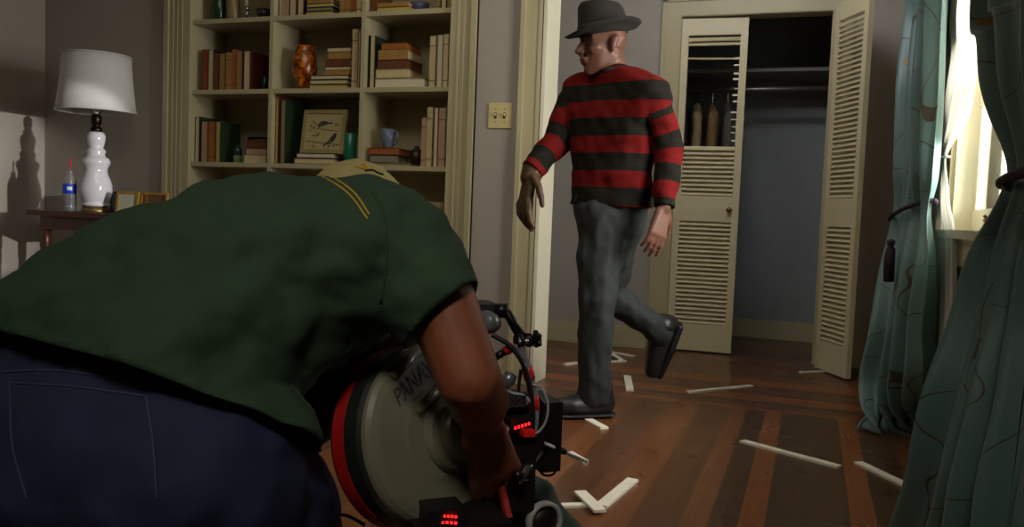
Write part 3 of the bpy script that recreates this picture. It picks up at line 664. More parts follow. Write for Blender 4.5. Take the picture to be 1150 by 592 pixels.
def louver_door(name, hinge, free, zb, H, broken, knob, label):
    hinge = V((*hinge, zb)); free = V((*free, zb)); Wd = (free-hinge).length; ex = (free-hinge).normalized(); ey = V((0, 0, 1)).cross(ex)
    if ey.y > 0 : ey = ey   # ey points to the back face
    Mx = Matrix.Identity(4)
    for i in range(3): Mx[i][0] = ex[i]; Mx[i][1] = ey[i]; Mx[i][2] = (0, 0, 1)[i]; Mx[i][3] = hinge[i]
    t = thing(name, hinge, label, 'door'); st = .042; T = .028
    for a in ((0, st), (Wd-st, Wd)): mk('stile', bx(a[0], a[1], 0, T, 0, H, mtx=Mx), DOORM, t, bevel=.002)
    rails = [(0, .165), (.80, .955), (H-.10, H)]
    for z0, z1 in rails: mk('rail', bx(st, Wd-st, .001, T-.001, z0, z1, mtx=Mx), DOORM, t, bevel=.002)
    def slat(z, ang=.75, roll=0):
        M2 = Mx @ Matrix.Translation((Wd/2, T/2, z)) @ Matrix.Rotation(roll, 4, 'Y') @ Matrix.Rotation(ang, 4, 'X')
        return mk('louver', bx(-(Wd/2-st+.002), Wd/2-st+.002, -.0175, .0175, -.0028, .0028, mtx=M2), DOORM, t, bevel=.0012)
    z = .165+.016
    while z < .80-.01: slat(z); z += .0275
    z = .955+.016
    while z < H-.10-.006:
        if not broken or not (1.255 < z < 1.865): slat(z)
        z += .0275
    if broken:
        slat(1.79, .35, .02); slat(1.905, .5, -.028)
        b = NB()                                # split stubs where louvers snapped off
        for k in range(12):
            zz = 1.29+.045*k+random.uniform(-.01, .01)
            box(b, Wd-st-.02-random.uniform(0, .015), Wd-st+.002, .004, .022, zz, zz+random.uniform(.004, .012), mtx=Mx)
        mk('broken_louver_stub', b, WHITEP, t)
    if knob:
        p = Mx @ V((Wd-.055 if knob > 0 else .05, 0, .875))
        mk('knob', lathe(NB(), [(.006,0),(.006,.012),(.014,.018),(.017,.026),(.013,.034),(.001,.036)], p, -ey, 18), BRASS, t, smooth=True)
    return t
louver_door('louvered_door', (CX0+.004, YC+.004), (CX0+.395, YC+.02), .012, 2.03, True, 1, 'closed white louvered closet door with its upper slats broken out')
louver_door('louvered_door', (.058, YC-.20), (.212, YC-.50), .012, 2.03, False, 0, 'open white louvered closet door standing out into the room')
t = thing('louvered_door', (.042, YC+.04, .012), '', 'door'); bpy.data.objects.remove(t)

# ================================================================ CURTAINS
CURT = curtain_mat()
def cloth_grid(rows, folds, amp, nu=90, nv=90, m=None, th=.003, seed=0.0, phase=0):
    """rows: list of (left_edge, right_edge, fold_amplitude_factor) from top to hem; edges are 3-D points"""
    L_ = spline([r[0] for r in rows], 12); R_ = spline([r[1] for r in rows], 12); A_ = spline([V((r[2], 0, 0)) for r in rows], 12)
    n = len(L_); bm = NB(); grid = []; lay = bm.verts.layers.float_vector.new('cloth')
    for j in range(n):
        d = R_[j]-L_[j]; nrm = V((-d.y, d.x, 0)).normalized(); row = []
        ln = 0
        for i in range(nu+1):
            u = i/nu
            w_ = math.sin(2*math.pi*folds*u+phase+.5*math.sin(3*u+j*.03)) + .35*math.sin(2*math.pi*folds*2.3*u+1.3+seed)
            p = L_[j]+d*u + nrm*(amp*A_[j].x*w_)
            p += nrm*.012*noise.noise(V((u*4+seed, j*.08, seed)))
            p.z = max(p.z, .006)
            v = bm.verts.new(p); v[lay] = V((u*1.3+seed, j/n*2.2, 0)); row.append(v)
        grid.append(row)
    for a, c in zip(grid, grid[1:]):
        for i in range(nu): bm.faces.new((a[i], a[i+1], c[i+1], c[i]))
    bm.normal_update()
    bmesh.ops.solidify(bm, geom=bm.faces[:], thickness=th)
    return bm
RODZ = 2.30
def E(x, y, X): return onx(x, y, X)
far_rows = [
 (V((.40, 4.02, RODZ)), V((.42, 3.62, RODZ)), .8),
 (E(1029, 0, .40), E(1060, 0, .42), 1.0),
 (E(1019, 100, .37), E(1055, 100, .415), 1.0),
 (E(1010, 190, .345), E(1052, 190, .415), .8),
 (E(1005, 235, .335), E(1046, 240, .41), .45),
 (E(1000, 290, .325), E(1046, 300, .41), .9),
 (E(988, 370, .29), E(1044, 370, .42), 1.2),
 (E(977, 430, .265), E(1042, 430, .43), 1.3),
 (onz(968, 484, .012), onz(1040, 468, .02)+V((-.07, -.25, 0)), 1.3)]
t = thing('curtain', (.4, 3.8, 0), 'teal embroidered curtain tied back at the far side of the window', 'curtain', None)
mk('drape', cloth_grid(far_rows, 4, .045, m=CURT, seed=.3), CURT, t, smooth=True)
TIE = mat('plum_braid', (44, 24, 42), .7, var=.2, vscale=80)
def loop(t, L, R_, half, r, m_=None):
    c = (L+R_)/2; a = (R_-L)*.53; n = V((-a.y, a.x, 0)).normalized()*half
    pts = [c+a*math.cos(k*2*math.pi/28)+n*math.sin(k*2*math.pi/28) for k in range(29)]
    mk('tieback', tube(NB(), pts, r, 10), m_ or TIE, t, smooth=True)
loop(t, E(1004, 247, .335), E(1046, 226, .41), .045, .009)
def tassel(t, p, L_=.17):
    b = NB(); lathe(b, [(.002,0),(.014,-.008),(.016,-.022),(.010,-.03),(.016,-.04),(.02,-.08),(.022,-L_),(.001,-L_)], p, seg=14)
    wrinkle(b, .004, 60); mk('tassel', b, TIE, t, smooth=True)
tassel(t, E(1001, 268, .295))
near_rows = [
 (V((.40, 2.60, RODZ)), V((.44, 1.55, RODZ)), .8),
 (E(1112, 0, .41), V((.44, 1.52, E(1096, 0, .41).z)), 1.0),
 (E(1119, 60, .41), V((.44, 1.52, 1.52)), 1.0),
 (E(1130, 130, .405), V((.44, 1.55, 1.28)), .9),
 (E(1136, 195, .40), V((.45, 1.62, 1.0)), .4),
 (E(1134, 222, .39), V((.45, 1.6, .9)), .45),
 (E(1112, 275, .37), V((.45, 1.52, .78)), .9),
 (E(1088, 360, .33), V((.45, 1.42, .6)), 1.1),
 (E(1058, 450, .285), V((.44, 1.36, .38)), 1.2),
 (E(1032, 530, .26), V((.44, 1.32, .18)), 1.2),
 (onz(1004, 612, .012), V((.43, 1.30, .012)), 1.2)]
t2 = thing('curtain', (.4, 2.0, 0), 'dark teal embroidered curtain at the near side of the window', 'curtain', None)
mk('drape', cloth_grid(near_rows, 7, .040, nu=130, m=CURT, seed=1.7, phase=.8), CURT, t2, smooth=True)
loop(t2, E(1135, 208, .398), V((.45, 1.61, .95)), .05, .011)
tassel(t2, E(1100, 300, .36), .15)
SHEER = sheer_mat()
sh_rows = [
 (V((.488, 3.86, RODZ)), V((.488, 2.75, RODZ)), .5),
 (E(1056, 0, .485), E(1099, 0, .485), .7),
 (E(1054, 70, .485), E(1101, 70, .485), .7),
 (E(1050, 130, .482), E(1088, 130, .485), .6),
 (E(1047, 178, .478), E(1064, 178, .482), .3),
 (E(1044, 230, .475), E(1067, 220, .48), .5),
 (E(1042, 300, .47), E(1072, 270, .475), .6),
 (E(1040, 400, .47), E(1070, 400, .47), .7),
 (onz(1036, 462, .012)+V((-.04, -.15, 0)), onz(1066, 462, .02)+V((-.15, -.55, 0)), .7)]
t3 = thing('sheer_curtain', (.47, 3.5, 0), 'white sheer curtain tied back between the window and the teal curtain', 'curtain')
mk('voile', cloth_grid(sh_rows, 6, .016, m=SHEER, th=.0008, seed=4.1), SHEER, t3, smooth=True)
loop(t3, E(1047, 178, .478), E(1064, 176, .482), .02, .005, mat('white_cord', (210, 205, 192), .7))
t = thing('curtain_rod', (.45, 2.7, RODZ), 'dark curtain rod above the window', 'curtain rod')
mk('rod', tube(NB(), [(.45, 1.2, RODZ+.02), (.45, 4.15, RODZ+.02)], .013, 12), BLACK, t, smooth=True)
for y in (1.25, 4.1):
    mk('bracket', bx(.44, XR, y-.01, y+.01, RODZ, RODZ+.03), BLACK, t)

# ================================================================ LOUVER SLATS ON THE FLOOR
slats = [((772,440),(844,433),.026,'long slat lying behind the dark floor panel, towards the closet'), ((833.5,495),(942.6,524),.034,'longest slat lying across the dark floor panel'),
 ((963.6,519),(1025,548),.034,'long slat beside the near teal curtain hem'), ((899,418),(931.6,417),.024,'short slat in front of the open louvered door'),
 ((704.5,422),(707.5,438),.036,'short wide slat behind the planted boot'), ((661,471),(679,480.5),.034,'short slat at the toe of the striped-sweater person'),
 ((675,568),(711,538),.036,'wide slat leaning toward the closet, nearest the green bag'), ((651,555),(674,577),.036,'wide slat crossing the ends of two others near the green bag'),
 ((612,568),(660,566.5),.024,'slat partly tucked behind the green bag'), ((682,394.5),(712,399.7),.026,'slat farthest from the camera near the baseboard'),
 ((679,406.5),(702,405),.028,'slat of the small crossed heap by the jamb'), ((634,409),(648,407),.026,'small slat beside the door jamb'), ((686,398.5),(697,405),.026,'stub linking the two crossed slats by the baseboard'),
 ((640,508),(658,518),.02,'narrow slat just beyond the black camera flag')]
for i, (a, c_, wd, lb) in enumerate(slats):
    p, q = onz(*a, .006), onz(*c_, .006); d = (q-p); ln = d.length; ang = math.atan2(d.y, d.x); mid = (p+q)/2
    lift = .0003 + (.0085 if i in (7, 12) else 0)
    Mx = Matrix.Translation((mid.x, mid.y, lift)) @ Matrix.Rotation(ang, 4, 'Z')
    o = mk('broken_slat', bx(-ln/2, ln/2, -wd/2, wd/2, 0, .008, mtx=Mx), WHITEP, bevel=.002)
    tag(o, 'white wooden ' + lb, 'wooden slat', 'broken louver slats on the floor')

# ================================================================ PERSON IN THE STRIPED SWEATER
SKIN = mat('skin', (108, 70, 53), .5, var=.12, vscale=30)
def P(x, y, dy=0.0): return ony(x, y, 3.32+dy)
person = thing('person', onz(660, 468), 'person in dark hat and red-black striped sweater walking past the jamb', 'person')
f = V((-.78, -.62, -.06)).normalized(); up_ = V((-.10, -.05, 1)); sd = up_.cross(f).normalized(); up_ = f.cross(sd).normalized()
hc = P(677, 50)                      # centre of the skull
def HP(a, b_, c_): return hc + f*a + sd*b_ + up_*c_
body = NB()
hull(body, [(HP(-.018, 0, .02), .083), (HP(.022, 0, .015), .072), (HP(.03, 0, -.01), .062)])
hull(body, [(HP(.03, .02, -.03), .048), (HP(.03, -.02, -.03), .048), (HP(.062, 0, -.103), .022), (HP(.03, .03, -.08), .026), (HP(.03, -.03, -.08), .026), (HP(-.02, .03, -.05), .04), (HP(-.02, -.03, -.05), .04)])
hull(body, [(HP(.088, 0, .005), .010), (HP(.112, 0, -.032), .011), (HP(.094, .014, -.036), .009), (HP(.094, -.014, -.036), .009)])   # nose
for s in (-1, 1):
    hull(body, [(HP(.078, s*.012, .022), .012), (HP(.064, s*.048, .018), .012)])                  # brow
    hull(body, [(HP(-.006, s*.082, .004), .012), (HP(-.018, s*.088, .012), .011), (HP(-.004, s*.08, -.034), .009)])   # ear
    hull(body, [(HP(.064, s*.040, -.03), .018), (HP(.05, s*.052, -.024), .016)])                # cheek
hull(body, [(HP(.088, .02, -.062), .006), (HP(.096, 0, -.060), .007), (HP(.088, -.02, -.062), .006)])
hull(body, [(HP(.085, .017, -.073), .006), (HP(.092, 0, -.074), .007), (HP(.085, -.017, -.073), .006)])
neck = P(690, 84, .02)
hull(body, [(HP(-.03, 0, -.06), .056), (neck, .06)])
# joints
shR, shL = P(651, 103, .09), P(732, 106, -.05)
elR, wrR = P(626, 158, .02), P(597, 192, -.08)
elL, wrL = P(752, 168, .0), P(746, 232, -.06)
chest, waist, pel = P(692, 125, .03), P(688, 195, .03), P(689, 240, .04)
hull(body, [(neck, .05), (shR, .035), (shL, .035), (chest, .06)]); hull(body, [(shR, .03), (shL, .03), (chest, .06), (waist, .065)]); hull(body, [(waist, .065), (pel, .07)])
chain(body, [(shR, .035), (elR, .03), (wrR, .027)]); chain(body, [(shL, .035), (elL, .03), (wrL, .028)])
# left hand hanging, fingers relaxed
def hand(bm, wr, d, palm, thumb_side, L_=.18, curl=.5, th_r=.0105):
    d = V(d).normalized(); pn = V(palm); pn = (pn-d*pn.dot(d)).normalized(); sx = d.cross(pn)*thumb_side
    k = L_/.19; base = wr + d*.02
    kn = [base + d*.085*k + sx*o*k - pn*.004 for o in (.033, .011, -.011, -.032)]
    hull(bm, [(base+sx*.018, .017*k), (base-sx*.018, .017*k), (kn[0], .0125*k), (kn[3], .0115*k), (kn[1], .013*k)])
    hull(bm, [(wr, .026*k), (base+sx*.016, .017*k), (base-sx*.016, .017*k)])
    for i, (q, ln) in enumerate(zip(kn, (.074, .082, .076, .060))):
        a = d + sx*(.10-.07*i); p = q; c = curl*(.55+.15*i); dirn = a.normalized(); pts = [(p, th_r*k)]
        for s_, fr in ((.45, .3), (.32, .8), (.26, .7)):
            ang = c*fr; dirn = (dirn*math.cos(ang)+pn*math.sin(ang)).normalized(); p = p + dirn*ln*s_*k; pts.append((p, th_r*k*(.95-.16*len(pts)*.7)))
        chain(bm, pts)
    p = base + sx*.03*k + d*.01; pts = [(p, .015*k)]
    for dv, l_ in ((sx*.75+d*.75+pn*.25, .042), (sx*.35+d+pn*.3, .034), (d+pn*.35, .026)): p = p + dv.normalized()*l_*k; pts.append((p, (.0125-.0014*len(pts))*k))
    chain(bm, pts)
hand(body, wrL, P(733, 278, -.09)-wrL, V((-.7, .5, 0)), 1, .205, .5)
hand(body, wrR, P(587, 245, -.12)-wrR, V((.6, .5, -.2)), 1, .185, .6)
# legs of the body inside the trousers
hpA, knA, anA = P(677, 252, .0), P(669, 338, -.06), P(669, 438, -.01)
hpB, knB, anB = P(698, 250, .08), P(682, 330, .15), P(743, 374, .26)
for q in ((hpA, knA, anA), (hpB, knB, anB)): chain(body, [(q[0], .06), (q[1], .045), (q[2], .03)])
ftA = P(640, 461, -.06); ftA.z = .05; 
ftB = P(741, 410, .25); 
mk('body', fuse(body, .0055, 3), SKIN, person, smooth=True)
# eyes
for s in (-1, 1):
    e_ = mk('eye', lathe(NB(), [(.0001,-.011),(.008,-.008),(.011,0),(.008,.008),(.0001,.011)], HP(.069, s*.031, .004), f, 16), mat('eye_white', (210, 200, 186), .2), person, smooth=True)
    mk('iris', lathe(NB(), [(.005,.0095),(.005,.0112),(.0001,.0116)], HP(.069, s*.031, .004), f, 12), mat('iris_dark', (40, 28, 20), .2), e_, smooth=True)
# trousers
TROU = mat('dark_grey_trousers', (32, 37, 36), .75, var=.14, vscale=9, bump=.3, bscale=500)
b = NB()
hull(b, [(P(668, 226, .04), .095), (P(704, 226, .05), .095), (hpA, .100), (hpB, .095)])
chain(b, [(hpA, .100), (V((knA.x+.004, knA.y, knA.z)), .078), (P(668, 400, -.04), .068), (P(668, 442, -.02), .072)])
chain(b, [(hpB, .094), (knB, .070), (P(727, 362, .2), .058), (P(740, 372, .25), .064)])
b = wrinkle(fuse(b, .009, 4), .012, 13, (1, 1, .7), 2)
mk('trousers', b, TROU, person, smooth=True)
# boots
BOOT = mat('black_boot_leather', (26, 24, 23), .45, var=.2, vscale=25)
gA = V((anA.x, anA.y, 0)); dirA = V((-.83, -.55, 0)).normalized()
b = NB(); s_ = V((0, 0, 1)).cross(dirA)
hull(b, [(gA+V((0, 0, .16))-dirA*.01, .052), (gA+V((0, 0, .055))-dirA*.045, .042), (gA+V((0, 0, .06))+dirA*.05, .045)])
hull(b, [(gA+V((0, 0, .055))-dirA*.045, .042), (gA+V((0, 0, .052))+dirA*.10+s_*.015, .038), (gA+V((0, 0, .048))+dirA*.16, .036), (gA+V((0, 0, .06))+dirA*.05, .045)])
bt = mk('boot', fuse(b, .007, 3), BOOT, person, smooth=True)
b = NB(); hull(b, [(gA+V((0, 0, .013))-dirA*.05, (.042, .042, .0125)), (gA+V((0, 0, .013))+dirA*.165, (.04, .04, .0125)), (gA+V((0, 0, .013))+dirA*.10, (.05, .05, .0125))])
mk('sole', b, BLACKP, bt)
hB, tB = P(757, 366, .29), P(738, 418, .27); dB = (tB-hB).normalized(); nB = V((.75, .3, -.3)); nB = (nB-dB*nB.dot(dB)).normalized()
b = NB(); hull(b, [(P(744, 366, .25), .055), (hB-nB*.02, .042), (hB+dB*.08-nB*.045, .045)])
hull(b, [(hB-nB*.02, .042), (hB+dB*.10-nB*.02, .042), (tB-nB*.02, .036), (hB+dB*.08-nB*.045, .045)])
bt = mk('boot', fuse(b, .007, 3), BOOT, person, smooth=True)
b = NB(); hull(b, [(hB+nB*.018-dB*.01, .017), (tB+nB*.014+dB*.01, .017), ((hB+tB)/2+nB*.016+dB.cross(nB)*.03, .017), ((hB+tB)/2+nB*.016-dB.cross(nB)*.03, .017), (hB+nB*.018+dB.cross(nB)*.028, .016), (hB+nB*.018-dB.cross(nB)*.028, .016)])
mk('sole', b, BLACKP, bt)
# sweater: stripes follow the trunk and each sleeve
b = NB()
hem = [P(660, 224, .0), P(722, 226, .0)]
hull(b, [(neck+V((0, 0, -.01)), .068), (shR, .072), (shL, .072)])
hull(b, [(shR, .072), (shL, .072), (P(667, 128, .05), .105), (P(712, 130, .0), .098)])
hull(b, [(P(667, 128, .05), .105), (P(712, 130, .0), .098), (P(674, 190, .05), .110), (P(705, 190, .02), .098)])
hull(b, [(P(674, 190, .05), .110), (P(705, 190, .02), .098), (P(672, 240, .05), .112), (P(705, 240, .04), .104)])
chain(b, [(shR, .074), (elR, .060), (wrR+(wrR-elR).normalized()*.01, .046)])
chain(b, [(shL, .068), (elL, .052), (wrL+(wrL-elL).normalized()*.01, .042)])
b = fuse(b, .008, 5); 
hp = P(690, 232, .04); cut(b, hp, V((-.02, 0, -1)))
for w_, e_ in ((wrR, elR), (wrL, elL)):        # open cuffs
    d_ = (w_-e_).normalized()
    bmesh.ops.bisect_plane(b, geom=b.verts[:]+b.edges[:]+b.faces[:], plane_co=w_, plane_no=d_)
    bmesh.ops.delete(b, geom=[f_ for f_ in b.faces if (f_.calc_center_median()-w_).dot(d_) > 0 and (f_.calc_center_median()-w_).length < .09], context='FACES')
    bmesh.ops.delete(b, geom=[v for v in b.verts if not v.link_faces], context='VERTS')
wrinkle(b, .010, 11, (1, 1, 1.3), 5); tidy_rim(b, 3)
def segd(p, a, c_):
    t_ = max(0, min(1, (p-a).dot(c_-a)/(c_-a).length_squared)); return (p-(a+(c_-a)*t_)).length, t_
lay = b.verts.layers.float.new('stripe')
for v in b.verts:
    best = None
    for a, c_, e_, off in ((shR, elR, wrR, .035), (shL, elL, wrL, .055)):
        d1, t1 = segd(v.co, a, elR if e_ is wrR else elL); d2, t2_ = segd(v.co, elR if e_ is wrR else elL, e_)
        la = (c_-a).length; lb_ = (e_-c_).length
        if d1 < d2: cand = (d1, off+t1*la)
        else: cand = (d2, off+la+t2_*lb_)
        inside = t1 < .28 and d1 <= d2
        if (best is None or cand[0] < best[0]) and not inside and cand[0] < .085: best = cand
    dt = min(segd(v.co, P(667, 128, .05), P(674, 235, .05))[0], segd(v.co, P(717, 130, .0), P(708, 235, .03))[0]) - .045
    if best and best[0] < dt: v[lay] = best[1]
    else: v[lay] = (P(690, 74).z - v.co.z)
shell(b, -.004)
SWEAT = stripe_mat('striped_knit', 'stripe', .136, .52, (103, 17, 15), (30, 27, 21), off=.054)
swt = mk('sweater', b, SWEAT, person, smooth=True)
b = NB(); lathe(b, [(.062,-.012),(.070,-.008),(.071,.004),(.064,.010),(.056,.006),(.056,-.012)], neck+V((0, 0, .012)), up_, 30, cap=False)
mk('collar', b, mat('dark_knit', (44, 36, 30), .9), swt, smooth=True)
# glove on the leading hand
b = NB(); GL = mat('worn_brown_leather', (74, 52, 28), .55, var=.3, vscale=40)
dR = (P(587, 245, -.12)-wrR).normalized()
hand(b, wrR+dR*.004, dR, V((.6, .5, -.2)), 1, .25, .7, .0155)
chain(b, [(wrR-(wrR-elR).normalized()*.02, .050), (wrR+dR*.03, .042)])
mk('glove', fuse(b, .0055, 2), GL, person, smooth=True)
# hat
HAT = mat('dark_brown_felt', (30, 25, 18), .9, var=.15, vscale=40)
hb = HP(-.004, 0, .036); hn = (up_*1.0 + f*.10).normalized()
xh, yh, _ = frame_of(hn)
b = NB(); rings = []
fx = (f - hn*f.dot(hn)).normalized(); fy = hn.cross(fx)
seg = 48
prof = [(.0,.092,0),(.30,.093,.008),(.75,.132,.008),(1,.146,.016),(1,.147,.020),(.75,.133,.014),(.2,.098,.016),(.1,.094,.03),(.1,.091,.07),(.1,.086,.105),(.1,.076,.122),(.1,.055,.120),(.1,.03,.108),(.1,.003,.106)]
for (wgt, r, h) in prof:
    ring = []
    for k in range(seg):
        a = 2*math.pi*k/seg; ca, sa = math.cos(a), math.sin(a)
        rr = r*(1.0 if wgt > .5 else 1); lx_ = rr*ca*1.08; ly_ = rr*sa*.93
        hh_ = h + (wgt if h < .03 else 0)*(.024*sa*sa - .012*ca)
        if h > .1: hh_ += .012*ca
        ring.append(b.verts.new(hb + fx*lx_ + fy*ly_ + hn*hh_))
    rings.append(ring)
for a_, c_ in zip(rings, rings[1:]):
    for k in range(seg): b.faces.new((a_[k], a_[(k+1) % seg], c_[(k+1) % seg], c_[k]))
b.faces.new(rings[-1]); b.faces.new(rings[0][::-1])
hat = mk('hat', b, HAT, person, smooth=True)
b = NB(); ra = []
for h, r in ((.018, .0985), (.018, .100), (.044, .0955), (.044, .092)):
    ra.append([b.verts.new(hb+fx*r*math.cos(2*math.pi*k/seg)*1.08+fy*r*math.sin(2*math.pi*k/seg)*.93+hn*h) for k in range(seg)])
for a_, c_ in zip(ra, ra[1:]):
    for k in range(seg): b.faces.new((a_[k], a_[(k+1) % seg], c_[(k+1) % seg], c_[k]))
mk('hat_band', b, mat('black_ribbon', (18, 15, 13), .6), hat, smooth=True)

# ================================================================ CAMERA OPERATOR
op = thing('person', V((-1.0, .95, 0)), 'person in a dark green polo shirt bending over the film camera', 'person')
SKIN2 = mat('tanned_skin', (126, 70, 46), .5, var=.12, vscale=25)
s1, s2, s3, s4, s5 = pt(25,425,1.22), pt(115,372,1.22), pt(215,333,1.22), pt(310,312,1.25), pt(386,302,1.31)
s6 = pt(448,285,1.22); s7 = pt(235,402,1.15); s8 = pt(335,300,1.42); s9 = pt(350,400,1.24)
pl, pr = pt(15,520,1.2), pt(215,545,1.10)
skin = NB()
for g in ([(s1,.06),(s2,.095),(pl,.07),(pr,.08)], [(s2,.115),(s3,.125),(s7,.095)], [(s3,.125),(s4,.13),(s7,.095)], [(s4,.13),(s5,.115)], [(s5,.11),(s6,.065),(s8,.09)]): hull(skin, g)
hd = pt(398, 243, 1.5); hull(skin, [(hd, .078), (pt(412, 285, 1.47), .06)]); hull(skin, [(hd, .06), (s5, .07)])
fh = (pt(470, 330, 1.5)-hd).normalized(); sh_ = V((0, 0, 1)).cross(fh).normalized(); uh = fh.cross(sh_)
hull(skin, [(hd+fh*.09-uh*.005, .01), (hd+fh*.108-uh*.035, .011)])
hull(skin, [(hd+fh*.06-uh*.09, .03), (hd+fh*.05-uh*.03, .055)])
for s_ in (-1, 1): hull(skin, [(hd+sh_*.086*s_, .013), (hd+sh_*.09*s_-uh*.03, .01)])
el, wr_ = pt(527, 425, 1.17), pt(540, 470, 1.29)
chain(skin, [(s6, .062), (pt(497, 345, 1.19), .053), (el, .047), (pt(538, 450, 1.22), .046), (wr_, .034)])
# right hand closed round the hand grip
hand(skin, wr_, pt(553, 524, 1.335)-wr_, FW*.85-RT*.35, -1, .20, 1.25, .0132)
el2, wr2 = pt(350, 470, 1.40), pt(438, 380, 1.43)
chain(skin, [(s8, .075), (el2, .05), (wr2, .034)])
hand(skin, wr2, pt(500, 366, 1.46)-wr2, V((.2, .3, -1)), 1, .185, .6, .012)
knr, knl = pt(330, 625, 1.34), pt(190, 640, 1.62)
ftr, ftl = V((knr.x-.06, knr.y-.12, .06)), V((knl.x-.08, knl.y-.05, .06))
for q in ((pr, knr, ftr), (pl, knl, ftl)): chain(skin, [(q[0], .07), (q[1], .05), (q[2], .038)])
mk('body', fuse(skin, .006, 3), SKIN2, op, smooth=True)
# jeans
JEAN = mat('dark_blue_denim', (16, 26, 60), .8, var=.2, vscale=14, bump=.3, bscale=600)
b = NB()
hull(b, [(s1, .095), (pt(110,405,1.2), .105), (pl, .145), (pr, .158), (pt(190,435,1.14), .105)])
chain(b, [(pr, .15), (pt(285, 560, 1.2), .115), (knr, .085), (ftr+V((0, 0, .04)), .066)]); chain(b, [(pl, .14), (knl, .085), (ftl+V((0, 0, .04)), .066)])
b = wrinkle(fuse(b, .010, 4), .010, 12, seed=8)
jean_bvh = BVHTree.FromBMesh(b); jeans = mk('jeans', b, JEAN, op, smooth=True)
# shirt with sleeve
SHIRT = mat('dark_green_knit', (36, 60, 38), .85, var=.08, vscale=20, bump=.25, bscale=500)
b = NB()
for g in ([(s1,.115),(s2,.140),(pl,.16),(pr,.175),(pt(180,440,1.12),.14)], [(s2,.140),(s3,.150),(s7,.12),(pt(180,440,1.12),.14)], [(s3,.150),(s4,.160),(s7,.12)], [(s4,.160),(s5,.130)], [(s5,.130),(s6,.086),(s4,.15)], [(s5,.12),(s8,.11),(s4,.14)]): hull(b, g)
chain(b, [(s6, .090), (pt(490, 335, 1.19), .068), (pt(515, 385, 1.18), .068)])
chain(b, [(s8, .105), ((s8+el2)/2, .08)])
b = fuse(b, .008, 5)
h0, h1 = pt(0, 372, 1.09), pt(282, 462, 1.00); hv = (h1-h0).normalized(); ax = (s4-(pl+pr)/2); ax = (ax-hv*ax.dot(hv)).normalized()
# the hem closes round the waist; only the trunk lies behind it
bmesh.ops.bisect_plane(b, geom=b.verts[:]+b.edges[:]+b.faces[:], plane_co=h0, plane_no=-ax, clear_outer=True)
g0, g1 = pt(525, 318, 1.15), pt(480, 352, 1.12); gv = (g1-g0).normalized(); ga = (pt(515, 385, 1.18)-s6); ga = (ga-gv*ga.dot(gv)).normalized()
bmesh.ops.bisect_plane(b, geom=b.verts[:]+b.edges[:]+b.faces[:], plane_co=g0, plane_no=ga)
cq = pt(520, 385, 1.18)
bmesh.ops.delete(b, geom=[f_ for f_ in b.faces if (f_.calc_center_median()-g0).dot(ga) > 0 and (f_.calc_center_median()-cq).length < .17], context='FACES')
bmesh.ops.delete(b, geom=[v for v in b.verts if not v.link_faces], context='VERTS')
wrinkle(b, .015, 9, (1, 1, 1), 3); wrinkle(b, .007, 22, (1, .6, 1), 6); tidy_rim(b)
shell(b, -.004); shirt_bvh = BVHTree.FromBMesh(b)
shirt = mk('polo_shirt', b, SHIRT, op, smooth=True)
def on_surface(bvh, path, lift=.001):
    out = []
    for q in path:
        d = ray(*q).normalized(); hit = bvh.ray_cast(CAM, d)
        if hit[0] is not None: out.append(hit[0] - d*lift)
    return out
def px_spline(pts, n=8): return [(v.x, v.y) for v in spline([V((x, y, 0)) for x, y in pts], n)]
YEL = mat('yellow_piping', (168, 140, 36), .7)
for off in (0, 5):
    p_ = on_surface(shirt_bvh, px_spline([(340+off*1.0, 192-off*.4), (365+off, 200-off*.5), (392+off, 218-off*.5), (413+off*.4, 246-off*1.0)]), .0005)
    if len(p_) > 3: mk('shoulder_piping', tube(NB(), p_, .0014, 6), YEL, shirt)
p_ = on_surface(shirt_bvh, px_spline([(418, 215), (430, 240), (434, 290), (428, 340)]), .0)
if len(p_) > 3: mk('armhole_seam', tube(NB(), p_, .0022, 6), SHIRT, shirt, smooth=True)
ST = mat('denim_stitch', (52, 60, 84), .8)
for path in ([(2, 418), (60, 416), (124, 424)], [(11, 430), (80, 434), (164, 445)], [(11, 430), (14, 500), (30, 560)], [(164, 445), (172, 500), (176, 560)]):
    p_ = on_surface(jean_bvh, px_spline(path), .0005)
    if len(p_) > 3: mk('pocket_stitch', tube(NB(), p_, .0014, 6), ST, jeans)
for ft in (ftr, ftl):
    b = NB(); d_ = V((.45, .9, 0)).normalized(); g_ = V((ft.x, ft.y, 0))
    hull(b, [(g_+V((0, 0, .09)), .05), (g_+V((0, 0, .048))-d_*.04, .045), (g_+d_*.17+V((0, 0, .042)), .038)]); b = fuse(b, .008, 3)
    mk('shoe', b, mat('black_sneaker', (22, 22, 24), .6), op, smooth=True)
# cap
CAPM = mat('khaki_cap_twill', (170, 156, 104), .8, var=.05)
b = NB(); hull(b, [(hd-fh*.006+uh*.008, .092), (hd+fh*.02, .088)]); b = fuse(b, .006, 3); cut(b, hd-uh*.012, -uh)
shell(b, -.003); cap_bvh = BVHTree.FromBMesh(b); cap = mk('cap', b, CAPM, op, smooth=True)
b = NB(); hull(b, [(hd+fh*.085-uh*.006+sh_*.06, (.012, .012, .006)), (hd+fh*.085-uh*.006-sh_*.06, (.012, .012, .006)), (hd+fh*.17-uh*.02, (.02, .02, .006)), (hd+fh*.155-uh*.018+sh_*.045, (.012, .012, .006)), (hd+fh*.155-uh*.018-sh_*.045, (.012, .012, .006))])
mk('visor', b, CAPM, cap, smooth=True)
p_ = on_surface(cap_bvh, px_spline([(399, 186), (406, 189), (414, 189), (408, 184)]), .001)
if len(p_) > 3: mk('cap_emblem', tube(NB(), p_, .0028, 6), mat('emblem_gold', (190, 150, 30), .6), cap)
p_ = on_surface(cap_bvh, px_spline([(410, 192), (418, 191), (424, 194), (430, 196)]), .001)
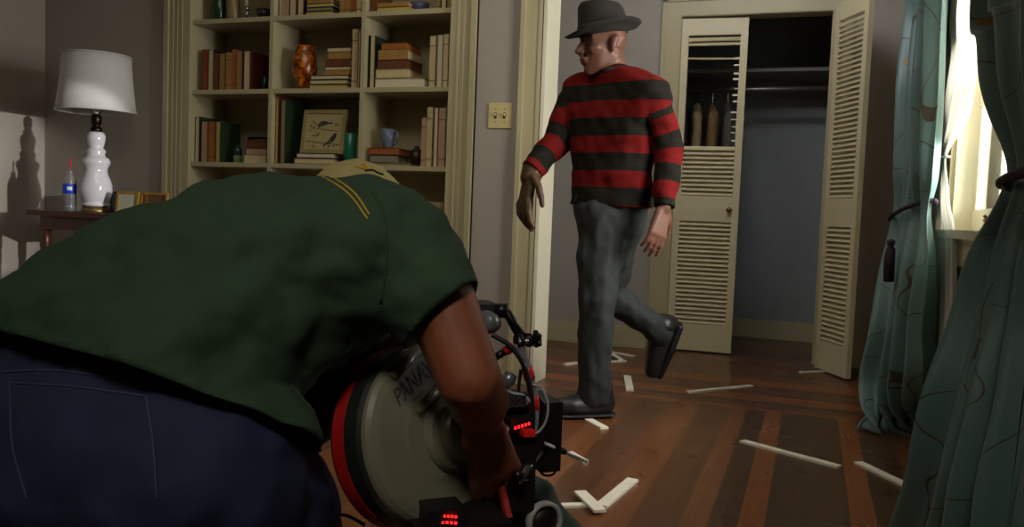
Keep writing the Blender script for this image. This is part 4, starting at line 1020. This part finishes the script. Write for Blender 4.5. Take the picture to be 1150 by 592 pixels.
if len(p_) > 3: mk('cap_emblem', tube(NB(), p_, .0022, 6), mat('emblem_black', (24, 28, 22), .6), cap)

# ================================================================ FILM CAMERA
fc = thing('film_camera', V((-.58, 1.28, 0)), 'film camera with big grey round magazine and red rim held by the bending person', 'camera')
toc = -ray(445, 487).normalized()
nA = (toc*.70 + RT*.71 + UP*.08).normalized()
MC = pt(478, 489, 1.33)
uA = (UP - nA*UP.dot(nA)).normalized(); vA = uA.cross(nA)       # vA: towards picture right on the face
R0 = .146
def disc(prof): return lathe(NB(), prof, MC, nA, 72)
SHELLM = mat('olive_grey_enamel', (112, 110, 92), .32, var=.06, vscale=14)
mk('magazine_back', disc([(.001,-.062),(R0-.02,-.062),(R0-.004,-.056),(R0,-.05),(R0,-.046),(.001,-.046)]), BLACK, fc, smooth=False)
mk('magazine_rim', disc([(.001,-.046),(R0+.001,-.046),(R0+.001,-.020),(.001,-.020)]), mat('red_enamel', (178, 26, 22), .35), fc)
mk('magazine_band', disc([(.001,-.020),(R0,-.020),(R0-.001,.008),(R0-.005,.014),(.001,.014)]), mat('dark_grey_enamel', (34, 36, 34), .35), fc)
mg = mk('magazine_shell', disc([(.001,.014),(R0-.006,.014),(R0-.008,.02),(R0-.014,.027),(R0-.024,.031),(R0-.03,.032),(.075,.034),(.068,.036),(.001,.036)]), SHELLM, fc, smooth=False)
hubc = CAM + ray(491, 488)*((MC-CAM).dot(nA)/ray(491, 488).dot(nA))
mk('magazine_hub', lathe(NB(), [(.064,.030),(.062,.042),(.058,.05),(.052,.052),(.048,.054),(.046,.068),(.043,.073),(.028,.075),(.027,.072),(.010,.072),(.009,.078),(.001,.079)], hubc, nA, 48), SHELLM, mg)
def on_plane(x, y, h):
    d = ray(x, y); p0_ = MC + nA*h; return CAM + d*((p0_-CAM).dot(nA)/d.dot(nA))
for qa, qb, wd in (((441, 424), (470, 393), .008), ((466, 463), (497, 431), .009)):
    mk('cover_rib', tube(NB(), [on_plane(*qa, .033), on_plane(*qb, .033)], [wd, wd], 16), SHELLM, mg, smooth=True)
b = NB(); gc = hubc + vA*.055 - uA*.03 + nA*.045                    # toothed drive gear below the hub
pts = []
for k in range(36):
    a = 2*math.pi*k/36; r = .036 if k % 2 else .030
    pts.append(gc + (vA*math.cos(a)+uA*math.sin(a))*r)
a_ = [b.verts.new(p) for p in pts]; c_ = [b.verts.new(p+nA*.014) for p in pts]
b.faces.new(a_[::-1]); b.faces.new(c_)
for k in range(36): b.faces.new((a_[k], a_[(k+1) % 36], c_[(k+1) % 36], c_[k]))
mk('drive_gear', b, mat('dark_steel', (60, 58, 52), .35, metal=.7), mg)
# lettering
ta, tb = on_plane(449, 457, .0345), on_plane(492, 413, .0345)
cu = bpy.data.curves.new('lettering', 'FONT'); cu.body = 'PANAV'; cu.size = 1; cu.extrude = .004; cu.shear = .25
to = bpy.data.objects.new('lettering_source', cu); COL.objects.link(to)
dg = bpy.context.evaluated_depsgraph_get(); me = bpy.data.meshes.new_from_object(to.evaluated_get(dg)); bpy.data.objects.remove(to)
b = NB(); b.from_mesh(me); xs_ = [v.co.x for v in b.verts]; x0, x1 = min(xs_), max(xs_); sc = (tb-ta).length/(x1-x0)
ex = (tb-ta).normalized(); ey = nA.cross(ex)
for v in b.verts: v.co = ta + ex*(v.co.x-x0)*sc + ey*v.co.y*sc*1.25 + nA*v.co.z*sc
mk('lettering', b, mat('lettering_black', (16, 16, 16), .5), mg)

def cambox(x0, y0, x1, y1, D, dep, bm=None):
    """box whose front corners sit at distance D, squared to the camera body axes"""
    bm = bm or NB(); c = pt((x0+x1)/2, (y0+y1)/2, D); wx = (x1-x0)/F*D/2; wz = (y1-y0)/F*D/2
    bxx = (RT*.93+FW*.37).normalized(); bz = V((0, 0, 1)); by = bz.cross(bxx).normalized()
    Mx = Matrix.Identity(4)
    for i in range(3): Mx[i][0] = bxx[i]; Mx[i][1] = by[i]; Mx[i][2] = bz[i]; Mx[i][3] = c[i]
    return box(bm, -wx, wx, 0, dep, -wz, wz, mtx=Mx)
b = cambox(488, 505, 606, 580, 1.37, .16); mk('camera_body', b, BLACKP, fc, bevel=.006)
b = cambox(468, 592, 578, 660, 1.22, .20); mk('base_module', b, BLACKP, fc, bevel=.005)
b = cambox(560, 455, 604, 512, 1.42, .12); mk('lens_block', b, BLACK, fc, bevel=.006)
# matte box flag seen edge-on
b = cambox(608, 452, 632, 531, 1.48, .10); mk('matte_box', b, BLACKP, fc, bevel=.003)
# top handle post and arm
tape = REDTAPE
post = [pt(x, y, D) for x, y, D in ((597, 490, 1.42), (600, 465, 1.42), (597, 435, 1.42), (590, 408, 1.41), (582, 385, 1.40))]
mk('curved_post', tube(NB(), spline(post, 6), .0085, 12), mat('satin_steel', (170, 168, 176), .28, metal=.55), fc, smooth=True)
for i0 in (7, 14): 
    q = spline(post, 6); mk('tape_band', tube(NB(), q[i0:i0+4], .0098, 12), tape, fc, smooth=True)
mk('bracket_arm', tube(NB(), [pt(563, 345, 1.43), pt(570, 352, 1.43), pt(585, 378, 1.41)], [.008, .008, .009], 10), BLACK, fc, smooth=True)
b = NB(); lathe(b, [(.001,-.012),(.012,-.010),(.013,.01),(.001,.012)], pt(563, 349, 1.43), RT, 14); mk('pivot_knob', b, BLACK, fc, smooth=True)
ax_ = (pt(606, 380, 1.42)-pt(575, 384, 1.40)).normalized()
b = NB(); lathe(b, [(.006,0),(.013,.002),(.013,.012),(.008,.014),(.008,.02),(.012,.022),(.012,.03),(.007,.032),(.007,.036)], pt(578, 384, 1.40), ax_, 18); mk('clamp_shaft', b, BLACK, fc, smooth=True)
kb = NB(); c0 = pt(603, 381, 1.415)
for k in range(5):
    a = k*1.257; x_, y_, n_ = frame_of(ax_); hull(kb, [(c0, .008), (c0+(x_*math.cos(a)+y_*math.sin(a))*.012, .005)])
mk('star_knob', fuse(kb, .0025, 1), BLACK, fc, smooth=True)
for x, y in ((584, 384), (591, 383)): mk('clamp_bolt', lathe(NB(), [(.004,0),(.004,.004),(.001,.006)], pt(x, y, 1.39), -FW, 12), CHROME, fc, smooth=True)
b = cambox(536, 342, 562, 362, 1.43, .07); mk('viewfinder', b, mat('charcoal_rubber', (34, 36, 38), .55), fc, bevel=.008)
b = NB(); lathe(b, [(.017,0),(.019,.01),(.019,.025),(.014,.03),(.001,.031)], pt(553, 364, 1.42), (-FW+UP*.3-RT*.6), 18); mk('eyepiece', b, mat('eyepiece_grey', (96, 100, 106), .3), fc, smooth=True)
mk('tape_band', tube(NB(), [pt(567, 395, 1.41), pt(577, 389, 1.41)], .008, 10), tape, fc, smooth=True)
mk('cable_plug', tube(NB(), [pt(555, 402, 1.41), pt(567, 395, 1.41)], .0065, 10), BLACK, fc, smooth=True)
CAB = mat('black_cable', (15, 15, 16), .45)
def cable(path, r, m_, D=1.41):
    mk('cable', tube(NB(), spline([pt(*(q if len(q) == 3 else (*q, D))) for q in path], 8), r, 8), m_, fc, smooth=True)
cable([(552, 376), (572, 388), (588, 410), (596, 436), (599, 470)], .004, CAB, 1.40)
cable([(598, 432), (608, 436), (615, 452), (614, 470), (606, 484), (592, 490)], .0022, mat('grey_cable', (150, 152, 158), .4), 1.41)
cable([(566, 434), (574, 441), (588, 444), (596, 452)], .0025, MATS['grey_cable'], 1.40)
cable([(585, 415), (583, 440), (592, 462), (600, 480)], .003, CAB, 1.43)
cable([(600, 440), (612, 458), (608, 480), (610, 500)], .0025, CAB, 1.44)
cable([(605, 528), (612, 534), (622, 532), (625, 520)], .0022, CAB, 1.50)
cable([(360, 560), (372, 575), (392, 580), (410, 590)], .003, CAB, 1.36)
b = NB(); lathe(b, [(.001,-.012),(.009,-.01),(.012,.0),(.011,.014),(.001,.016)], pt(570, 428, 1.40), (RT*.5+UP*.85), 16); mk('microphone_capsule', b, mat('pewter', (120, 122, 130), .3, metal=.6), fc, smooth=True)
b = cambox(564, 445, 592, 458, 1.39, .05); mk('side_grip_bar', b, mat('ribbed_rubber', (26, 26, 28), .6, bump=.5, bscale=200), fc, bevel=.003)
# hand grip held by the operator's right hand
mk('hand_grip', tube(NB(), spline([pt(562, 478, 1.37), pt(556, 500, 1.375), pt(552, 528, 1.38)], 5), [.016]*11, 12), mat('grip_grey', (120, 118, 112), .4), fc, smooth=True)
# red displays
LED = mat('red_led', (255, 30, 34), .3, emit=3.0)
b = cambox(573, 470, 602, 486, 1.385, .03); dsp = mk('display_unit', b, BLACKP, fc, bevel=.002)
def led_row(x0, y0, x1, y1, D, n, par, h=2.6):
    b = NB()
    for k in range(n):
        u = (k+.5)/n; cx, cy = x0+(x1-x0)*u, y0+(y1-y0)*u; wpx = (x1-x0)/n*.32
        for dy in (-h*.55, h*.55):
            p = [pt(cx-wpx, cy+dy-h*.33, D), pt(cx+wpx, cy+dy-h*.33-(0), D), pt(cx+wpx, cy+dy+h*.33, D), pt(cx-wpx, cy+dy+h*.33, D)]
            a = [b.verts.new(q) for q in p]; c = [b.verts.new(q+FW*.002) for q in p]
            b.faces.new(a); b.faces.new(c[::-1])
            for j in range(4): b.faces.new((a[j], a[(j+1) % 4], c[(j+1) % 4], c[j]))
    mk('led_digits', b, LED, par)
led_row(577, 481.5, 596, 475.5, 1.360, 5, dsp, 1.8)
mk('tape_band', cambox(588, 484, 602, 491, 1.372, .02), tape, fc, bevel=.002)
d2 = mk('counter_panel', cambox(480, 572, 524, 592, 1.215, .05), BLACKP, fc, bevel=.002)
led_row(489, 579, 514, 581, 1.2125, 6, d2, 1.5); led_row(490, 586.5, 514, 588, 1.2125, 5, d2, 1.5)
# rods, small levers and the striped tape strap
STEEL = MATS['satin_steel']
mk('support_rod', tube(NB(), [pt(582, 541, 1.36), pt(607, 508, 1.44)], .006, 12), CHROME, fc, smooth=True)
mk('support_rod', tube(NB(), [pt(500, 545, 1.32), pt(528, 522, 1.36)], .010, 12), STEEL, fc, smooth=True)
mk('focus_whip', tube(NB(), [pt(612, 498, 1.46), pt(628, 505, 1.50), pt(659, 518.5, 1.56)], .003, 8), mat('white_rod', (205, 205, 200), .4), fc, smooth=True)
mk('whip_joint', tube(NB(), [pt(629, 505.5, 1.498), pt(634, 507.5, 1.508)], .006, 10), BLACK, fc, smooth=True)
mk('lever_arm', tube(NB(), spline([pt(512, 555, 1.33), pt(540, 545, 1.35), pt(570, 543, 1.37), pt(594, 540, 1.40)], 5), .004, 8), BLACK, fc, smooth=True)
for x, y, r in ((532, 540, .010), (560, 540, .008), (541, 548, .012), (580, 534, .009)): mk('gear_knob', lathe(NB(), [(r,0),(r,.012),(r*.7,.015),(.001,.016)], pt(x, y, 1.36), (-FW+RT*.4+UP*.3), 16), STEEL if r > .0095 else BLACK, fc, smooth=True)
mk('red_strap', tube(NB(), [pt(562, 546, 1.345), pt(566, 560, 1.345), pt(571, 582, 1.335)], .007, 4), mat('dim_red_strap', (150, 40, 32), .5), fc)
b = NB(); n_ = (-FW+RT*.55).normalized(); wc = pt(612, 586, 1.42)
lathe(b, [(.030,-.012),(.034,-.008),(.034,.004),(.028,.006),(.026,.002),(.026,-.012)], wc, n_, 36, cap=False); mk('hand_wheel', b, mat('grey_ring', (150, 150, 146), .35), fc, smooth=True)
mk('wheel_hub', lathe(NB(), [(.027,-.012),(.027,-.002),(.012,.004),(.001,.005)], wc, n_, 30), BLACKP, fc, smooth=True)
# low support: a column and three feet to the floor, below the frame
cb = pt(520, 640, 1.40); 
mk('support_column', tube(NB(), [V((cb.x, cb.y, .06)), V((cb.x, cb.y, cb.z+.02))], .03, 16), BLACK, fc, smooth=True)
for k in range(3):
    a = k*2.094+.4; mk('support_foot', tube(NB(), [V((cb.x, cb.y, .08)), V((cb.x+.2*math.cos(a), cb.y+.2*math.sin(a), .012))], .012, 10), BLACK, fc, smooth=True)

# padded green bag beside the camera
b = NB(); g1_ = pt(592, 560, 1.72); g2_ = pt(632, 592, 1.72)
hull(b, [(pt(585, 552, 1.74), .045), (pt(607, 551, 1.74), .030), (V((g1_.x-.02, g1_.y, .08)), .07), (V((g1_.x+.04, g1_.y+.02, .08)), .06)])
hull(b, [(pt(612, 580, 1.72), .035), (pt(640, 592, 1.74), .026), (V((g2_.x+.04, g2_.y, .05)), .05), (V((g2_.x-.06, g2_.y, .05)), .05)])
b = wrinkle(fuse(b, .009, 4), .008, 16)
mn = min(v.co.z for v in b.verts)
for v in b.verts: v.co.z = max(v.co.z, .002)
o = mk('padded_bag', b, mat('dark_green_canvas', (24, 44, 26), .85, var=.12), smooth=True); tag(o, 'dark green padded bag on the floor beside the black camera', 'bag')
